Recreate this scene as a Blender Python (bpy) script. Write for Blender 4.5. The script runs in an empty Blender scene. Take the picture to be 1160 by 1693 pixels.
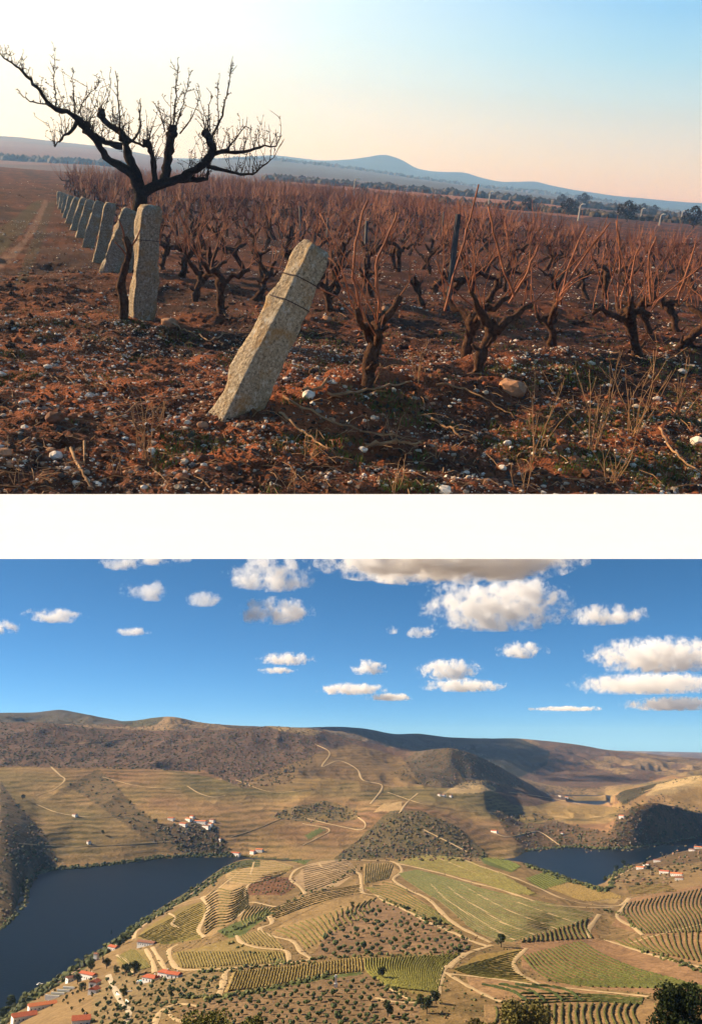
import bpy, math, random
import numpy as np
from mathutils import Matrix, Vector

# ------------------------------------------------------------------ camera, sky, sun, exposure
scene = bpy.context.scene
COL = scene.collection
PW, PH, FPX = 1160.0, 1693.0, 1500.0          # photograph size and focal length, in its pixels
HORIZON = 1230.0                              # eye level of the valley
PITCH = math.atan((HORIZON - PH / 2) / FPX)
cam_data = bpy.data.cameras.new('camera')
cam_data.sensor_fit = 'VERTICAL'
cam_data.sensor_height = 24.0
cam_data.lens = FPX / PH * 24.0
cam_data.clip_start = 0.1
cam_data.clip_end = 120000.0
cam = bpy.data.objects.new('camera', cam_data)
cam.rotation_euler = (math.pi / 2 + PITCH, 0, 0)
COL.objects.link(cam)
scene.camera = cam

SUN_ELEV, SUN_AZ = math.radians(32.5), math.radians(168.5)     # azimuth counted from +X (right) towards +Y (ahead)
SUN = np.array([math.cos(SUN_ELEV) * math.cos(SUN_AZ), math.cos(SUN_ELEV) * math.sin(SUN_AZ), math.sin(SUN_ELEV)])
world = bpy.data.worlds.new('World')
scene.world = world
world.use_nodes = True
wn = world.node_tree.nodes
sky = wn.new('ShaderNodeTexSky')
sky.sky_type = 'NISHITA'
sky.sun_disc = False
sky.sun_elevation = SUN_ELEV
sky.sun_rotation = math.atan2(SUN[0], SUN[1])
sky.altitude = 3000.0
sky.air_density = 0.5
sky.dust_density = 0.25
sky.ozone_density = 10.0
bg = wn['Background']
bg.inputs['Strength'].default_value = 0.064
hs = wn.new('ShaderNodeHueSaturation')
hs.inputs['Hue'].default_value = 0.482
hs.inputs['Saturation'].default_value = 1.0
world.node_tree.links.new(sky.outputs[0], hs.inputs['Color'])
world.node_tree.links.new(hs.outputs[0], bg.inputs['Color'])

sun_data = bpy.data.lights.new('sun', 'SUN')
sun_data.energy = 5.0
sun_data.angle = math.radians(0.5)
sun_data.color = (1.0, 0.82, 0.61)
sun_obj = bpy.data.objects.new('sun', sun_data)
sun_obj.rotation_euler = Vector(SUN).to_track_quat('Z', 'Y').to_euler()
sun_obj.location = (-40, 20, 60)
COL.objects.link(sun_obj)

vs = scene.view_settings
vs.view_transform = 'Standard'
vs.look = 'None'
vs.exposure = 1.15
vs.gamma = 1.0
vs.use_curve_mapping = False
scene.cycles.volume_bounces = 4
scene.cycles.max_bounces = 12
scene.cycles.use_adaptive_sampling = True

rng = np.random.default_rng(7)
ORD = 'first second third fourth fifth sixth seventh eighth ninth tenth eleventh twelfth thirteenth fourteenth fifteenth sixteenth seventeenth eighteenth nineteenth twentieth'.split()


def nth(i):
    if i < 20:
        return ORD[i]
    t_, u_ = divmod(i + 1, 10)
    return 'twenty thirty forty fifty sixty seventy eighty ninety'.split()[t_ - 2] + ('-' + ORD[u_ - 1] if u_ else '')


random.seed(7)

# ------------------------------------------------------------------ frames
cp, sp = math.cos(PITCH), math.sin(PITCH)
C_FWD, C_UP, C_RIGHT = np.array([0, cp, sp]), np.array([0, -sp, cp]), np.array([1.0, 0, 0])
EYE = 1.6                                     # eye height over the vineyard ground
TILT = PITCH + math.atan((PH / 2 - 300.0) / FPX)
ROLL = math.radians(4.5)
UM = Matrix.Rotation(TILT, 4, 'X') @ Matrix.Rotation(ROLL, 4, 'Y') @ Matrix.Translation((0, 0, -EYE))   # vineyard terrace -> world
UR = np.array(UM.to_3x3())


def ray(px, py):
    px, py = np.asarray(px, float), np.asarray(py, float)
    return (C_FWD + ((px - PW / 2) / FPX)[..., None] * C_RIGHT + ((PH / 2 - py) / FPX)[..., None] * C_UP)


def project(P):
    P = np.asarray(P, float)
    d = P @ C_FWD
    return PW / 2 + FPX * (P @ C_RIGHT) / d, PH / 2 - FPX * (P @ C_UP) / d


def uray(px, py):
    return ray(px, py) @ UR                    # UR^T applied to row vectors


def uproject(L):                               # terrace coordinates -> photo pixels
    L = np.asarray(L, float) - np.array([0, 0, EYE])
    return project(L @ UR.T)


# ------------------------------------------------------------------ noise
def _hash(ix, iy, seed):
    h = (ix.astype(np.int64) * 374761393 + iy.astype(np.int64) * 668265263 + seed * 974634777) & 0xffffffff
    h = ((h ^ (h >> 13)) * 1274126177) & 0xffffffff
    return ((h ^ (h >> 16)) & 0xffff) / 65535.0


def vnoise(x, y, seed=0):
    x, y = np.asarray(x, float), np.asarray(y, float)
    ix, iy = np.floor(x), np.floor(y)
    fx, fy = x - ix, y - iy
    u, v = fx * fx * fx * (fx * (fx * 6 - 15) + 10), fy * fy * fy * (fy * (fy * 6 - 15) + 10)
    a, b = _hash(ix, iy, seed), _hash(ix + 1, iy, seed)
    c, d = _hash(ix, iy + 1, seed), _hash(ix + 1, iy + 1, seed)
    return (a * (1 - u) + b * u) * (1 - v) + (c * (1 - u) + d * u) * v


def fbm(x, y, octaves=4, seed=0, gain=0.5):
    s, amp, tot = 0.0, 1.0, 0.0
    for o in range(octaves):
        s = s + amp * (vnoise(x * 2 ** o + 17.3 * o, y * 2 ** o - 9.1 * o, seed + o) - 0.5)
        tot += amp
        amp *= gain
    return s / tot * 2


def ridged(x, y, octaves=4, seed=0):
    s, amp, tot = 0.0, 1.0, 0.0
    for o in range(octaves):
        s = s + amp * (1 - np.abs(2 * vnoise(x * 2 ** o + 5.7 * o, y * 2 ** o + 3.3 * o, seed + o) - 1))
        tot += amp
        amp *= 0.5
    return s / tot


def inpoly(px, py, poly):
    r = np.zeros(np.shape(px), bool)
    n = len(poly)
    for i in range(n):
        x1, y1 = poly[i]
        x2, y2 = poly[(i + 1) % n]
        if y1 == y2:
            continue
        c = ((y1 > py) != (y2 > py)) & (px < (x2 - x1) * (py - y1) / (y2 - y1) + x1)
        r ^= c
    return r


def resample(pts, n):
    pts = np.asarray(pts, float)
    d = np.r_[0, np.cumsum(np.hypot(*np.diff(pts[:, :2], axis=0).T))]
    t = np.linspace(0, d[-1], n)
    return np.stack([np.interp(t, d, pts[:, k]) for k in range(pts.shape[1])], 1)


def smoothline(pts, n):
    """Catmull-Rom through the points, n samples."""
    P = np.asarray(pts, float)
    if len(P) < 3:
        return resample(P, n)
    Q = np.vstack([2 * P[0] - P[1], P, 2 * P[-1] - P[-2]])
    out = []
    m = max(3, int(math.ceil(2 * n / (len(P) - 1))))
    for i in range(len(P) - 1):
        t = np.linspace(0, 1, m, endpoint=False)[:, None]
        a, b, c, d = Q[i], Q[i + 1], Q[i + 2], Q[i + 3]
        out.append(0.5 * (2 * b + (c - a) * t + (2 * a - 5 * b + 4 * c - d) * t * t + (3 * b - a - 3 * c + d) * t ** 3))
    out.append(P[-1:])
    o = np.vstack(out)
    d = np.r_[0, np.cumsum(np.linalg.norm(np.diff(o, axis=0), axis=1))]
    t = np.linspace(0, d[-1], n)
    return np.stack([np.interp(t, d, o[:, k]) for k in range(o.shape[1])], 1)


# ------------------------------------------------------------------ meshes and objects
class MB:
    def __init__(self):
        self.v, self.f, self.n, self.c = [], [], 0, []

    def add(self, verts, faces, col=None):
        verts = np.asarray(verts, float).reshape(-1, 3)
        self.v.append(verts)
        n = self.n
        for k in ([faces] if isinstance(faces, np.ndarray) else [np.asarray([f]) for f in faces]):
            self.f.append(k + n)
        self.n += len(verts)
        if col is not None:
            self.c.append(np.broadcast_to(np.asarray(col, float), (len(verts), 3)))
        return self

    def box(self, cx, cy, z0, sx, sy, z1, top=1.0):
        v = []
        for z, s in ((z0, 1), (z1, top)):
            v += [(cx - sx / 2 * s, cy - sy / 2 * s, z), (cx + sx / 2 * s, cy - sy / 2 * s, z), (cx + sx / 2 * s, cy + sy / 2 * s, z), (cx - sx / 2 * s, cy + sy / 2 * s, z)]
        self.add(v, np.array([(3, 2, 1, 0), (4, 5, 6, 7), (0, 1, 5, 4), (1, 2, 6, 5), (2, 3, 7, 6), (3, 0, 4, 7)]))
        return self

    def tube(self, pts, rad, sides=5, col=None, cap=True):
        pts = np.asarray(pts, float)
        n = len(pts)
        rad = np.broadcast_to(np.asarray(rad, float), (n,))
        tan = np.gradient(pts, axis=0)
        tan /= np.linalg.norm(tan, axis=1)[:, None] + 1e-9
        ref = np.array([0.31, 0.91, 0.27]) if abs(tan.mean(0)[2]) > 0.5 * np.linalg.norm(tan.mean(0)) else np.array([0.1, 0.2, 0.97])
        a = np.cross(tan, ref)
        a /= np.linalg.norm(a, axis=1)[:, None] + 1e-9
        b = np.cross(tan, a)
        th = np.arange(sides) * 2 * math.pi / sides
        V = pts[:, None] + rad[:, None, None] * (np.cos(th)[None, :, None] * a[:, None] + np.sin(th)[None, :, None] * b[:, None])
        i = np.arange(n - 1)[:, None] * sides
        j = np.arange(sides)[None]
        k = (j + 1) % sides
        F = np.stack([i + j, i + k, i + sides + k, i + sides + j], -1).reshape(-1, 4)
        base = self.n
        self.add(V.reshape(-1, 3), F, col)
        if cap:
            self.f.append(np.array([[base + (n - 1) * sides + q for q in range(sides)]]))
        return self

    def arrays(self):
        return np.vstack(self.v), self.f

    def merge(self, other, mat3=None, off=(0, 0, 0)):
        V = np.vstack(other.v)
        if mat3 is not None:
            V = V @ np.asarray(mat3).T
        V = V + np.asarray(off)
        for f in other.f:
            self.f.append(f + self.n)
        self.v.append(V)
        self.n += len(V)
        if other.c:
            self.c.append(np.vstack(other.c))
        return self

    def mesh(self, name, mat, smooth=False):
        V = np.vstack(self.v)
        me = bpy.data.meshes.new(name)
        loops = np.concatenate([f.reshape(-1) for f in self.f])
        tot = np.concatenate([np.full(len(f), f.shape[1]) for f in self.f])
        me.vertices.add(len(V))
        me.vertices.foreach_set('co', V.astype(np.float32).reshape(-1))
        me.loops.add(len(loops))
        me.loops.foreach_set('vertex_index', loops.astype(np.int32))
        me.polygons.add(len(tot))
        me.polygons.foreach_set('loop_start', np.r_[0, np.cumsum(tot)[:-1]].astype(np.int32))
        me.polygons.foreach_set('loop_total', tot.astype(np.int32))
        me.polygons.foreach_set('use_smooth', np.full(len(tot), bool(smooth)))
        me.update(calc_edges=True)
        if self.c:
            c = np.vstack(self.c)
            at = me.color_attributes.new('tone', 'FLOAT_COLOR', 'POINT')
            at.data.foreach_set('color', np.c_[c, np.ones(len(c))].astype(np.float32).reshape(-1))
        if mat is not None:
            me.materials.append(mat)
        return me


def link(name, data, matrix=None, parent=None, label=None, cat=None, group=None, kind=None):
    o = bpy.data.objects.new(name, data)
    COL.objects.link(o)
    if parent is not None:
        o.parent = parent
        if matrix is not None:
            o.matrix_local = matrix
    elif matrix is not None:
        o.matrix_world = matrix
    if label:
        o['label'] = label
    if cat:
        o['category'] = cat
    if group:
        o['group'] = group
    if kind:
        o['kind'] = kind
    return o


def grid_faces(nr, nc):
    i = np.arange(nr - 1)[:, None] * nc
    j = np.arange(nc - 1)[None]
    return np.stack([i + j, i + j + 1, i + nc + j + 1, i + nc + j], -1).reshape(-1, 4)


_ICO_V = None


def ico(sub):
    import bmesh
    bm = bmesh.new()
    bmesh.ops.create_icosphere(bm, subdivisions=sub, radius=1)
    v = np.array([p.co[:] for p in bm.verts])
    f = np.array([[q.index for q in p.verts] for p in bm.faces])
    bm.free()
    return v, f


ICO1 = ico(1)
ICO2 = ico(2)
OCT = (np.array([(1, 0, 0), (0, 1, 0), (-1, 0, 0), (0, -1, 0), (0, 0, 1), (0, 0, -1)], float),
       np.array([(0, 1, 4), (1, 2, 4), (2, 3, 4), (3, 0, 4), (1, 0, 5), (2, 1, 5), (3, 2, 5), (0, 3, 5)]))


def blobs(shape, P, S, jitter, cols=None, flat=0.35):
    """Many separate lumps in one MB: shape copied to points P with sizes S (n or n x 3)."""
    V, Fc = shape
    P, S = np.asarray(P, float), np.asarray(S, float)
    n = len(P)
    if S.ndim == 1:
        S = np.repeat(S[:, None], 3, 1)
    th = rng.uniform(0, 2 * math.pi, n)
    c, s = np.cos(th), np.sin(th)
    W = V[None] * (1 + jitter * rng.uniform(-1, 1, (n, len(V), 1))) * S[:, None]
    X = W[..., 0] * c[:, None] - W[..., 1] * s[:, None]
    Y = W[..., 0] * s[:, None] + W[..., 1] * c[:, None]
    A = np.stack([X, Y, W[..., 2]], -1) + P[:, None]
    m = MB()
    F = (Fc[None] + (np.arange(n) * len(V))[:, None, None]).reshape(-1, Fc.shape[1])
    m.add(A.reshape(-1, 3), F)
    if cols is not None:
        m.c.append(np.repeat(np.asarray(cols, float), len(V), 0))
    return m


# ------------------------------------------------------------------ materials
def lin(r, g, b):
    f = lambda c: c / 12.92 if c <= 0.04045 else ((c + 0.055) / 1.055) ** 2.4
    return tuple(f(x / 255.0) for x in (r, g, b))


class NT:
    def __init__(self, name):
        self.m = bpy.data.materials.new(name)
        self.m.use_nodes = True
        self.t = self.m.node_tree
        self.b = self.t.nodes['Principled BSDF']
        self.out = self.t.nodes['Material Output']

    def n(self, kind, **kw):
        x = self.t.nodes.new(kind)
        for k, v in kw.items():
            setattr(x, k, v)
        return x

    def l(self, a, b):
        self.t.links.new(a, b)

    def math(self, op, a, b=None, clamp=False):
        x = self.n('ShaderNodeMath', operation=op, use_clamp=clamp)
        for i, q in enumerate((a, b)):
            if q is None:
                continue
            if isinstance(q, (int, float)):
                x.inputs[i].default_value = q
            else:
                self.l(q, x.inputs[i])
        return x.outputs[0]

    def noise(self, vec, scale, detail=4, rough=0.55):
        x = self.n('ShaderNodeTexNoise')
        x.inputs['Scale'].default_value = scale
        x.inputs['Detail'].default_value = detail
        x.inputs['Roughness'].default_value = rough
        if vec is not None:
            self.l(vec, x.inputs['Vector'])
        return x.outputs['Fac']

    def ramp(self, fac, stops):
        x = self.n('ShaderNodeValToRGB')
        e = x.color_ramp.elements
        while len(e) < len(stops):
            e.new(0.5)
        for q, (p, c) in zip(e, stops):
            q.position = p
            q.color = (*c, 1)
        self.l(fac, x.inputs['Fac'])
        return x.outputs['Color']

    def mix(self, fac, a, b, blend='MIX'):
        x = self.n('ShaderNodeMix', data_type='RGBA', blend_type=blend)
        for i, q in zip((0, 6, 7), (fac, a, b)):
            if isinstance(q, (int, float)):
                x.inputs[i].default_value = q
            elif isinstance(q, tuple):
                x.inputs[i].default_value = (*q, 1)
            else:
                self.l(q, x.inputs[i])
        return x.outputs[2]

    def bump(self, h, strength, dist, normal=None):
        x = self.n('ShaderNodeBump')
        x.inputs['Strength'].default_value = strength
        x.inputs['Distance'].default_value = dist
        self.l(h, x.inputs['Height'])
        if normal is not None:
            self.l(normal, x.inputs['Normal'])
        return x.outputs['Normal']

    def coord(self, which='Object'):
        return self.n('ShaderNodeTexCoord').outputs[which]

    def done(self, color=None, normal=None, rough=0.9, spec=0.2):
        if color is not None:
            if isinstance(color, tuple):
                self.b.inputs['Base Color'].default_value = (*color, 1)
            else:
                self.l(color, self.b.inputs['Base Color'])
        if normal is not None:
            self.l(normal, self.b.inputs['Normal'])
        self.b.inputs['Roughness'].default_value = rough
        self.b.inputs['Specular IOR Level'].default_value = spec
        return self.m


def mottled(name, c1, c2, scale, rough=0.9, bump=0.0, dist=0.01, spec=0.2, c3=None):
    t = NT(name)
    v = t.coord()
    f = t.noise(v, scale, 5, 0.6)
    stops = [(0.32, c1), (0.68, c2)] if c3 is None else [(0.3, c1), (0.5, c2), (0.7, c3)]
    col = t.ramp(f, stops)
    nrm = t.bump(t.noise(v, scale * 3, 5, 0.6), bump, dist) if bump else None
    return t.done(col, nrm, rough, spec)


def toned(name, scale, lo=0.7, hi=1.25, rough=0.9, bump=0.0, dist=0.01, spec=0.15):
    """Colour carried by the pieces themselves ('tone'), broken up by fine grain."""
    t = NT(name)
    a = t.n('ShaderNodeAttribute', attribute_name='tone')
    v = t.coord()
    f = t.noise(v, scale, 4, 0.6)
    g = t.ramp(f, [(0.3, (lo,) * 3), (0.7, (hi,) * 3)])
    col = t.mix(1.0, a.outputs['Color'], g, 'MULTIPLY')
    nrm = t.bump(t.noise(v, scale * 2, 4, 0.6), bump, dist) if bump else None
    return t.done(col, nrm, rough, spec)

# =================================================================== THE VALLEY (lower place): terrain
RIVER = -300.0


def conv(px, py):
    d = ray(px, py)
    return d[..., 0] / d[..., 1], d[..., 2] / d[..., 1]


LA = np.linspace(-0.56, 0.56, 860)
LY = np.r_[np.geomspace(120, 560, 50)[:-1], np.geomspace(560, 2700, 370)[:-1], np.geomspace(2700, 9500, 290)[:-1], np.geomspace(9500, 26000, 26)]


def node(pts, mode):
    p = np.array(pts, float)
    a, e = conv(p[:, 0], p[:, 1])
    if mode == 'z':
        Z = p[:, 2]
        Y = Z / e
    else:
        Y = p[:, 2]
        Z = e * Y
    o = np.argsort(a)
    return np.interp(LA, a[o], Y[o]), np.interp(LA, a[o], Z[o])


shore_near = [(-200, 1850), (-60, 1730), (0, 1690), (40, 1650), (80, 1626), (120, 1600), (150, 1580), (180, 1562), (200, 1547), (250, 1512), (300, 1481), (330, 1463), (370, 1434), (392, 1424)]
crest = [(410, 1421, -294), (430, 1420, -288), (470, 1423, -275), (540, 1420, -266), (600, 1418, -262), (650, 1416, -258), (700, 1413, -256), (760, 1416, -256), (810, 1418, -257), (860, 1424, -259),
         (900, 1437, -262), (950, 1454, -263), (1000, 1469, -262), (1030, 1476, -258), (1100, 1472, -245), (1160, 1466, -238), (1300, 1455, -225)]
far_shore = [(-200, 1600), (0, 1541), (20, 1525), (42, 1500), (46, 1482), (38, 1466), (60, 1448), (90, 1441), (140, 1437), (200, 1430), (260, 1421), (330, 1418), (392, 1418)]
NODES = [
    node([(-200, 1760, 120), (580, 1760, 120), (1360, 1760, 120)], 'D'),
    node([(-200, 1748, 200), (580, 1748, 200), (1360, 1745, 200)], 'D'),
    node([(-200, 2000, 500), (0, 1840, 560), (100, 1800, 590), (300, 1785, 600), (600, 1780, 600), (900, 1770, 600), (1160, 1750, 590), (1360, 1740, 580)], 'D'),
    node([(x, y, RIVER + 1) for x, y in shore_near] + crest, 'z'),
    node([(x, y, RIVER - 3) for x, y in [(a, b - 2) for a, b in shore_near]] + [(410, 1419.5, -303), (430, 1424.5, -303), (540, 1432, -303), (700, 1433, -303), (860, 1436, -303), (900, 1447, -303),
         (960, 1462, -303), (985, 1464, -303), (1000, 1458, -303), (1012, 1443, -303), (1040, 1429, -303), (1080, 1419, -303), (1110, 1409, -303), (1160, 1399, -303), (1300, 1378, -303)], 'z'),
    node([(x, y + 1, RIVER - 3) for x, y in far_shore] + [(410, 1419.2, -303), (430, 1422, -303), (540, 1427, -303), (700, 1425, -303), (800, 1426, -303), (850, 1422, -303), (868, 1411, -303), (900, 1407, -303), (950, 1403, -303), (1000, 1407, -303),
         (1050, 1404, -303), (1100, 1395, -303), (1150, 1387.5, -303), (1300, 1365, -303)], 'z'),
    node([(-200, 1450, 2000), (0, 1414, 2150), (60, 1388, 2500), (120, 1360, 2700), (200, 1360, 2750), (300, 1365, 2750), (400, 1360, 2800), (500, 1362, 2850), (580, 1362, 2850), (620, 1352, 2850), (660, 1343, 2850), (700, 1344, 2840), (745, 1362, 2800),
          (800, 1388, 2760), (850, 1380, 2900), (900, 1365, 3100), (960, 1374, 3000), (1000, 1372, 2950), (1040, 1330, 3000), (1085, 1317, 3000), (1120, 1328, 3150), (1160, 1340, 3350), (1300, 1348, 3450)], 'D'),
    node([(-200, 1266, 3250), (0, 1267, 3300), (100, 1267, 3300), (200, 1269, 3400), (300, 1275, 3400), (350, 1285, 3400), (400, 1302, 3300), (450, 1300, 3400), (500, 1288, 3500), (600, 1290, 3500), (640, 1300, 3500), (700, 1305, 3500), (800, 1303, 3600),
          (860, 1318, 3900), (900, 1324, 4000), (960, 1327, 4000), (1000, 1332, 3900), (1040, 1350, 3600), (1085, 1345, 3600), (1160, 1350, 3600), (1300, 1355, 3600)], 'D'),
    node([(-200, 1240, 3700), (0, 1240, 3700), (200, 1245, 3800), (400, 1262, 3800), (500, 1262, 3900), (600, 1268, 4000), (700, 1282, 4000), (800, 1290, 4100), (860, 1306, 4300), (890, 1318, 4500), (905, 1329, 4700), (960, 1331, 4640), (1005, 1331, 4640), (1020, 1325, 3800),
          (1060, 1312, 3900), (1100, 1300, 3950), (1160, 1290, 4000), (1300, 1275, 4000)], 'D'),
    node([(-200, 1190, 4300), (0, 1192, 4300), (70, 1192, 4300), (130, 1199, 4350), (200, 1206, 4400), (300, 1207, 4400), (400, 1203, 4500), (445, 1198, 4700), (500, 1203, 4700), (545, 1211, 4800), (600, 1222, 4800), (640, 1233, 4900), (670, 1240, 4800), (700, 1238, 4600), (745, 1232, 4500), (790, 1246, 4550),
          (830, 1268, 4700), (870, 1292, 4950), (905, 1314, 5200), (945, 1316, 5250), (1000, 1316, 5250), (1020, 1308, 4300), (1060, 1300, 4300), (1100, 1291, 4300), (1160, 1278, 4300), (1300, 1262, 4300)], 'D'),
    node([(-200, 1205, 5200), (200, 1208, 5200), (400, 1208, 5300), (540, 1215, 5600), (600, 1240, 5700), (700, 1268, 5800), (780, 1280, 5800), (860, 1292, 5800), (900, 1300, 5900), (1000, 1300, 5900), (1100, 1300, 5500), (1300, 1290, 5400)], 'D'),
    node([(-200, 1190, 7200), (0, 1177, 7000), (60, 1177, 7000), (100, 1171, 7000), (130, 1177, 7000), (160, 1183, 7000), (205, 1192, 6700), (240, 1187, 6000), (280, 1182, 5800), (300, 1185, 5800), (330, 1194, 6000), (400, 1199, 6500), (500, 1202, 7500), (560, 1200, 8200), (600, 1203, 8300), (650, 1213, 8400), (690, 1211, 8800),
          (740, 1218, 8600), (800, 1220, 8600), (850, 1219, 8600), (900, 1223, 8700), (950, 1229, 8800), (1000, 1238, 8800), (1050, 1243, 8900), (1100, 1249, 9000), (1160, 1254, 9000), (1300, 1262, 9000)], 'D'),
    node([(-200, 1225, 11000), (600, 1232, 11000), (1000, 1255, 11500), (1360, 1268, 11500)], 'D'),
    node([(-200, 1225, 18000), (600, 1228, 18000), (1000, 1244, 18000), (1100, 1246.5, 18000), (1160, 1250, 18000), (1360, 1252, 18000)], 'D'),
    node([(-200, 1233, 26000), (600, 1233, 26000), (1360, 1248, 26000)], 'D'),
]
NYs = np.stack([n[0] for n in NODES])
NZs = np.stack([n[1] for n in NODES])
for k in range(1, len(NYs)):
    NYs[k] = np.maximum(NYs[k], NYs[k - 1] + 12)
nr, nc = len(LY), len(LA)
ZL = np.empty((nr, nc))
WT = np.empty((nr, nc))
SEG = np.empty((nr, nc))
for j in range(nc):
    ZL[:, j] = np.interp(LY, NYs[:, j], NZs[:, j])
    s = np.interp(LY, NYs[:, j], np.arange(len(NYs)))
    SEG[:, j] = s
    t = s - np.floor(s)
    WT[:, j] = 4 * t * (1 - t)


def gsmooth(A, sig, axis):
    r = int(3 * sig)
    k = np.exp(-0.5 * (np.arange(-r, r + 1) / sig) ** 2)
    k /= k.sum()
    P = np.concatenate([np.repeat(A.take([0], axis), r, axis), A, np.repeat(A.take([-1], axis), r, axis)], axis)
    out = np.zeros_like(A)
    n = A.shape[axis]
    for i, w in enumerate(k):
        out += w * P.take(np.arange(i, i + n), axis)
    return out


ZS = gsmooth(gsmooth(ZL, 3.0, 0), 4.0, 1)
keep = np.exp(-((SEG - 4.0) / 1.4) ** 2)             # the shores stay sharp
ZL = ZL * keep + ZS * (1 - keep)
YY = np.repeat(LY[:, None], nc, 1)
XX = LA[None] * YY
dry = np.clip((ZL - RIVER - 2) / 40, 0, 1)
amp = np.interp(YY, [0, 500, 1800, 2400, 3300, 4500, 8500, 14000], [1.0, 4, 5, 16, 52, 90, 170, 190])
g = ridged(XX / 620 + 0.3 * fbm(XX / 900, YY / 900, 2, 31), YY / 900, 4, 3)
g = np.minimum(g - 0.78, 0.02)
g2 = fbm(XX / 170, YY / 170, 4, 11)
ZL = ZL + dry * WT * amp * g * 1.1 + dry * np.minimum(WT + 0.06, 1) * amp * 0.16 * g2
ZL = np.where(SEG < 3, ZL + (np.clip(SEG - 2.05, 0, 1) * np.clip(3 - SEG, 0, 1) * 4) * 9 * fbm(XX / 150, YY / 210, 3, 77), ZL)   # gentle swells of the near promontory
f2 = np.clip((YY - 2700) / 900, 0, 1) * np.clip((9500 - YY) / 2000, 0, 1)
ZL = ZL + dry * np.minimum(WT + 0.05, 1) * f2 * 46 * np.minimum(ridged(XX / 300 + 0.4 * fbm(XX / 500, YY / 500, 2, 33), YY / 520, 4, 37) - 0.74, 0.04)      # folds and gullies
px_, _ = project(np.stack([XX, YY, ZL], -1))
ZL = np.where((px_ > 936) & (px_ < 1008) & (YY > 4680) & (YY < 5200), RIVER - 3, ZL)                                                                     # the distant river bend
PXg, PYg = project(np.stack([XX, YY, ZL], -1))
SL = ZL / YY
CM = np.maximum.accumulate(SL, 0)


def zl(x, y):
    """Valley ground height under (x, y)."""
    x, y = np.asarray(x, float), np.asarray(y, float)
    a = np.clip((x / y - LA[0]) / (LA[1] - LA[0]), 0, nc - 1.001)
    j = a.astype(int)
    fa = a - j
    i = np.clip(np.searchsorted(LY, y) - 1, 0, nr - 2)
    fi = (y - LY[i]) / (LY[i + 1] - LY[i])
    return (ZL[i, j] * (1 - fa) + ZL[i, j + 1] * fa) * (1 - fi) + (ZL[i + 1, j] * (1 - fa) + ZL[i + 1, j + 1] * fa) * fi


def ground(px, py):
    """World points of the valley floor seen at photo pixels (n x 3); the nearest visible surface."""
    a, e = conv(np.atleast_1d(px), np.atleast_1d(py))
    out = np.empty((len(a), 3))
    ja = np.clip((a - LA[0]) / (LA[1] - LA[0]), 0, nc - 1.001)
    for k in range(len(a)):
        Y = 0
        for j, w in ((int(ja[k]), 1 - ja[k] % 1), (int(ja[k]) + 1, ja[k] % 1)):
            i = int(np.searchsorted(CM[40:, j], e[k])) + 40
            i = min(max(i, 41), nr - 1)
            s0, s1 = SL[i - 1, j], SL[i, j]
            t = np.clip((e[k] - s0) / (s1 - s0 + 1e-12), 0, 1)
            Y += w * (LY[i - 1] + t * (LY[i] - LY[i - 1]))
        out[k] = (a[k] * Y, Y, 0)
    out[:, 2] = zl(out[:, 0], out[:, 1])
    return out


# ---- colours of the ground itself (soil, scrub, stubble), per patch of land; far ridge also has shade painted in
SOIL = lin(158, 124, 88)
TERR = lin(160, 130, 86)
SCRUB = lin(100, 82, 60)
SCRUBP = lin(110, 84, 68)
GREENISH = lin(110, 104, 62)
OLIVE = lin(128, 116, 62)
GREEN = lin(98, 104, 56)
RED = lin(140, 100, 74)
PALE = lin(186, 158, 112)
BANK = lin(84, 84, 46)
base = np.empty((nr, nc, 3))
jit = 7 * fbm(XX / (0.05 * YY), YY / (0.05 * YY), 3, 5)
jx, jy = PXg + jit, PYg + 0.6 * jit
n1 = fbm(XX / 420, YY / 420, 4, 21)[..., None]
n2 = fbm(XX / 60, YY / 60, 3, 22)[..., None]
base[:] = np.array(TERR)
base += (np.array(RED) - np.array(TERR)) * np.clip(n1 * 1.6, 0, 0.7)
base += (np.array(GREENISH) - np.array(TERR)) * np.clip(-n1 * 1.6, 0, 0.6)
stripe = np.zeros((nr, nc))
far = YY > 2250
stripe[(YY > 2250) & (YY < 3700)] = 1.0


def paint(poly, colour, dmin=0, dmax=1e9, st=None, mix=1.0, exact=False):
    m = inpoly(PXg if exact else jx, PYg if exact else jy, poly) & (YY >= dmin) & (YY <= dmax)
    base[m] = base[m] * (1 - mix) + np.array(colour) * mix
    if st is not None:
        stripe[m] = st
    return m


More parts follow.
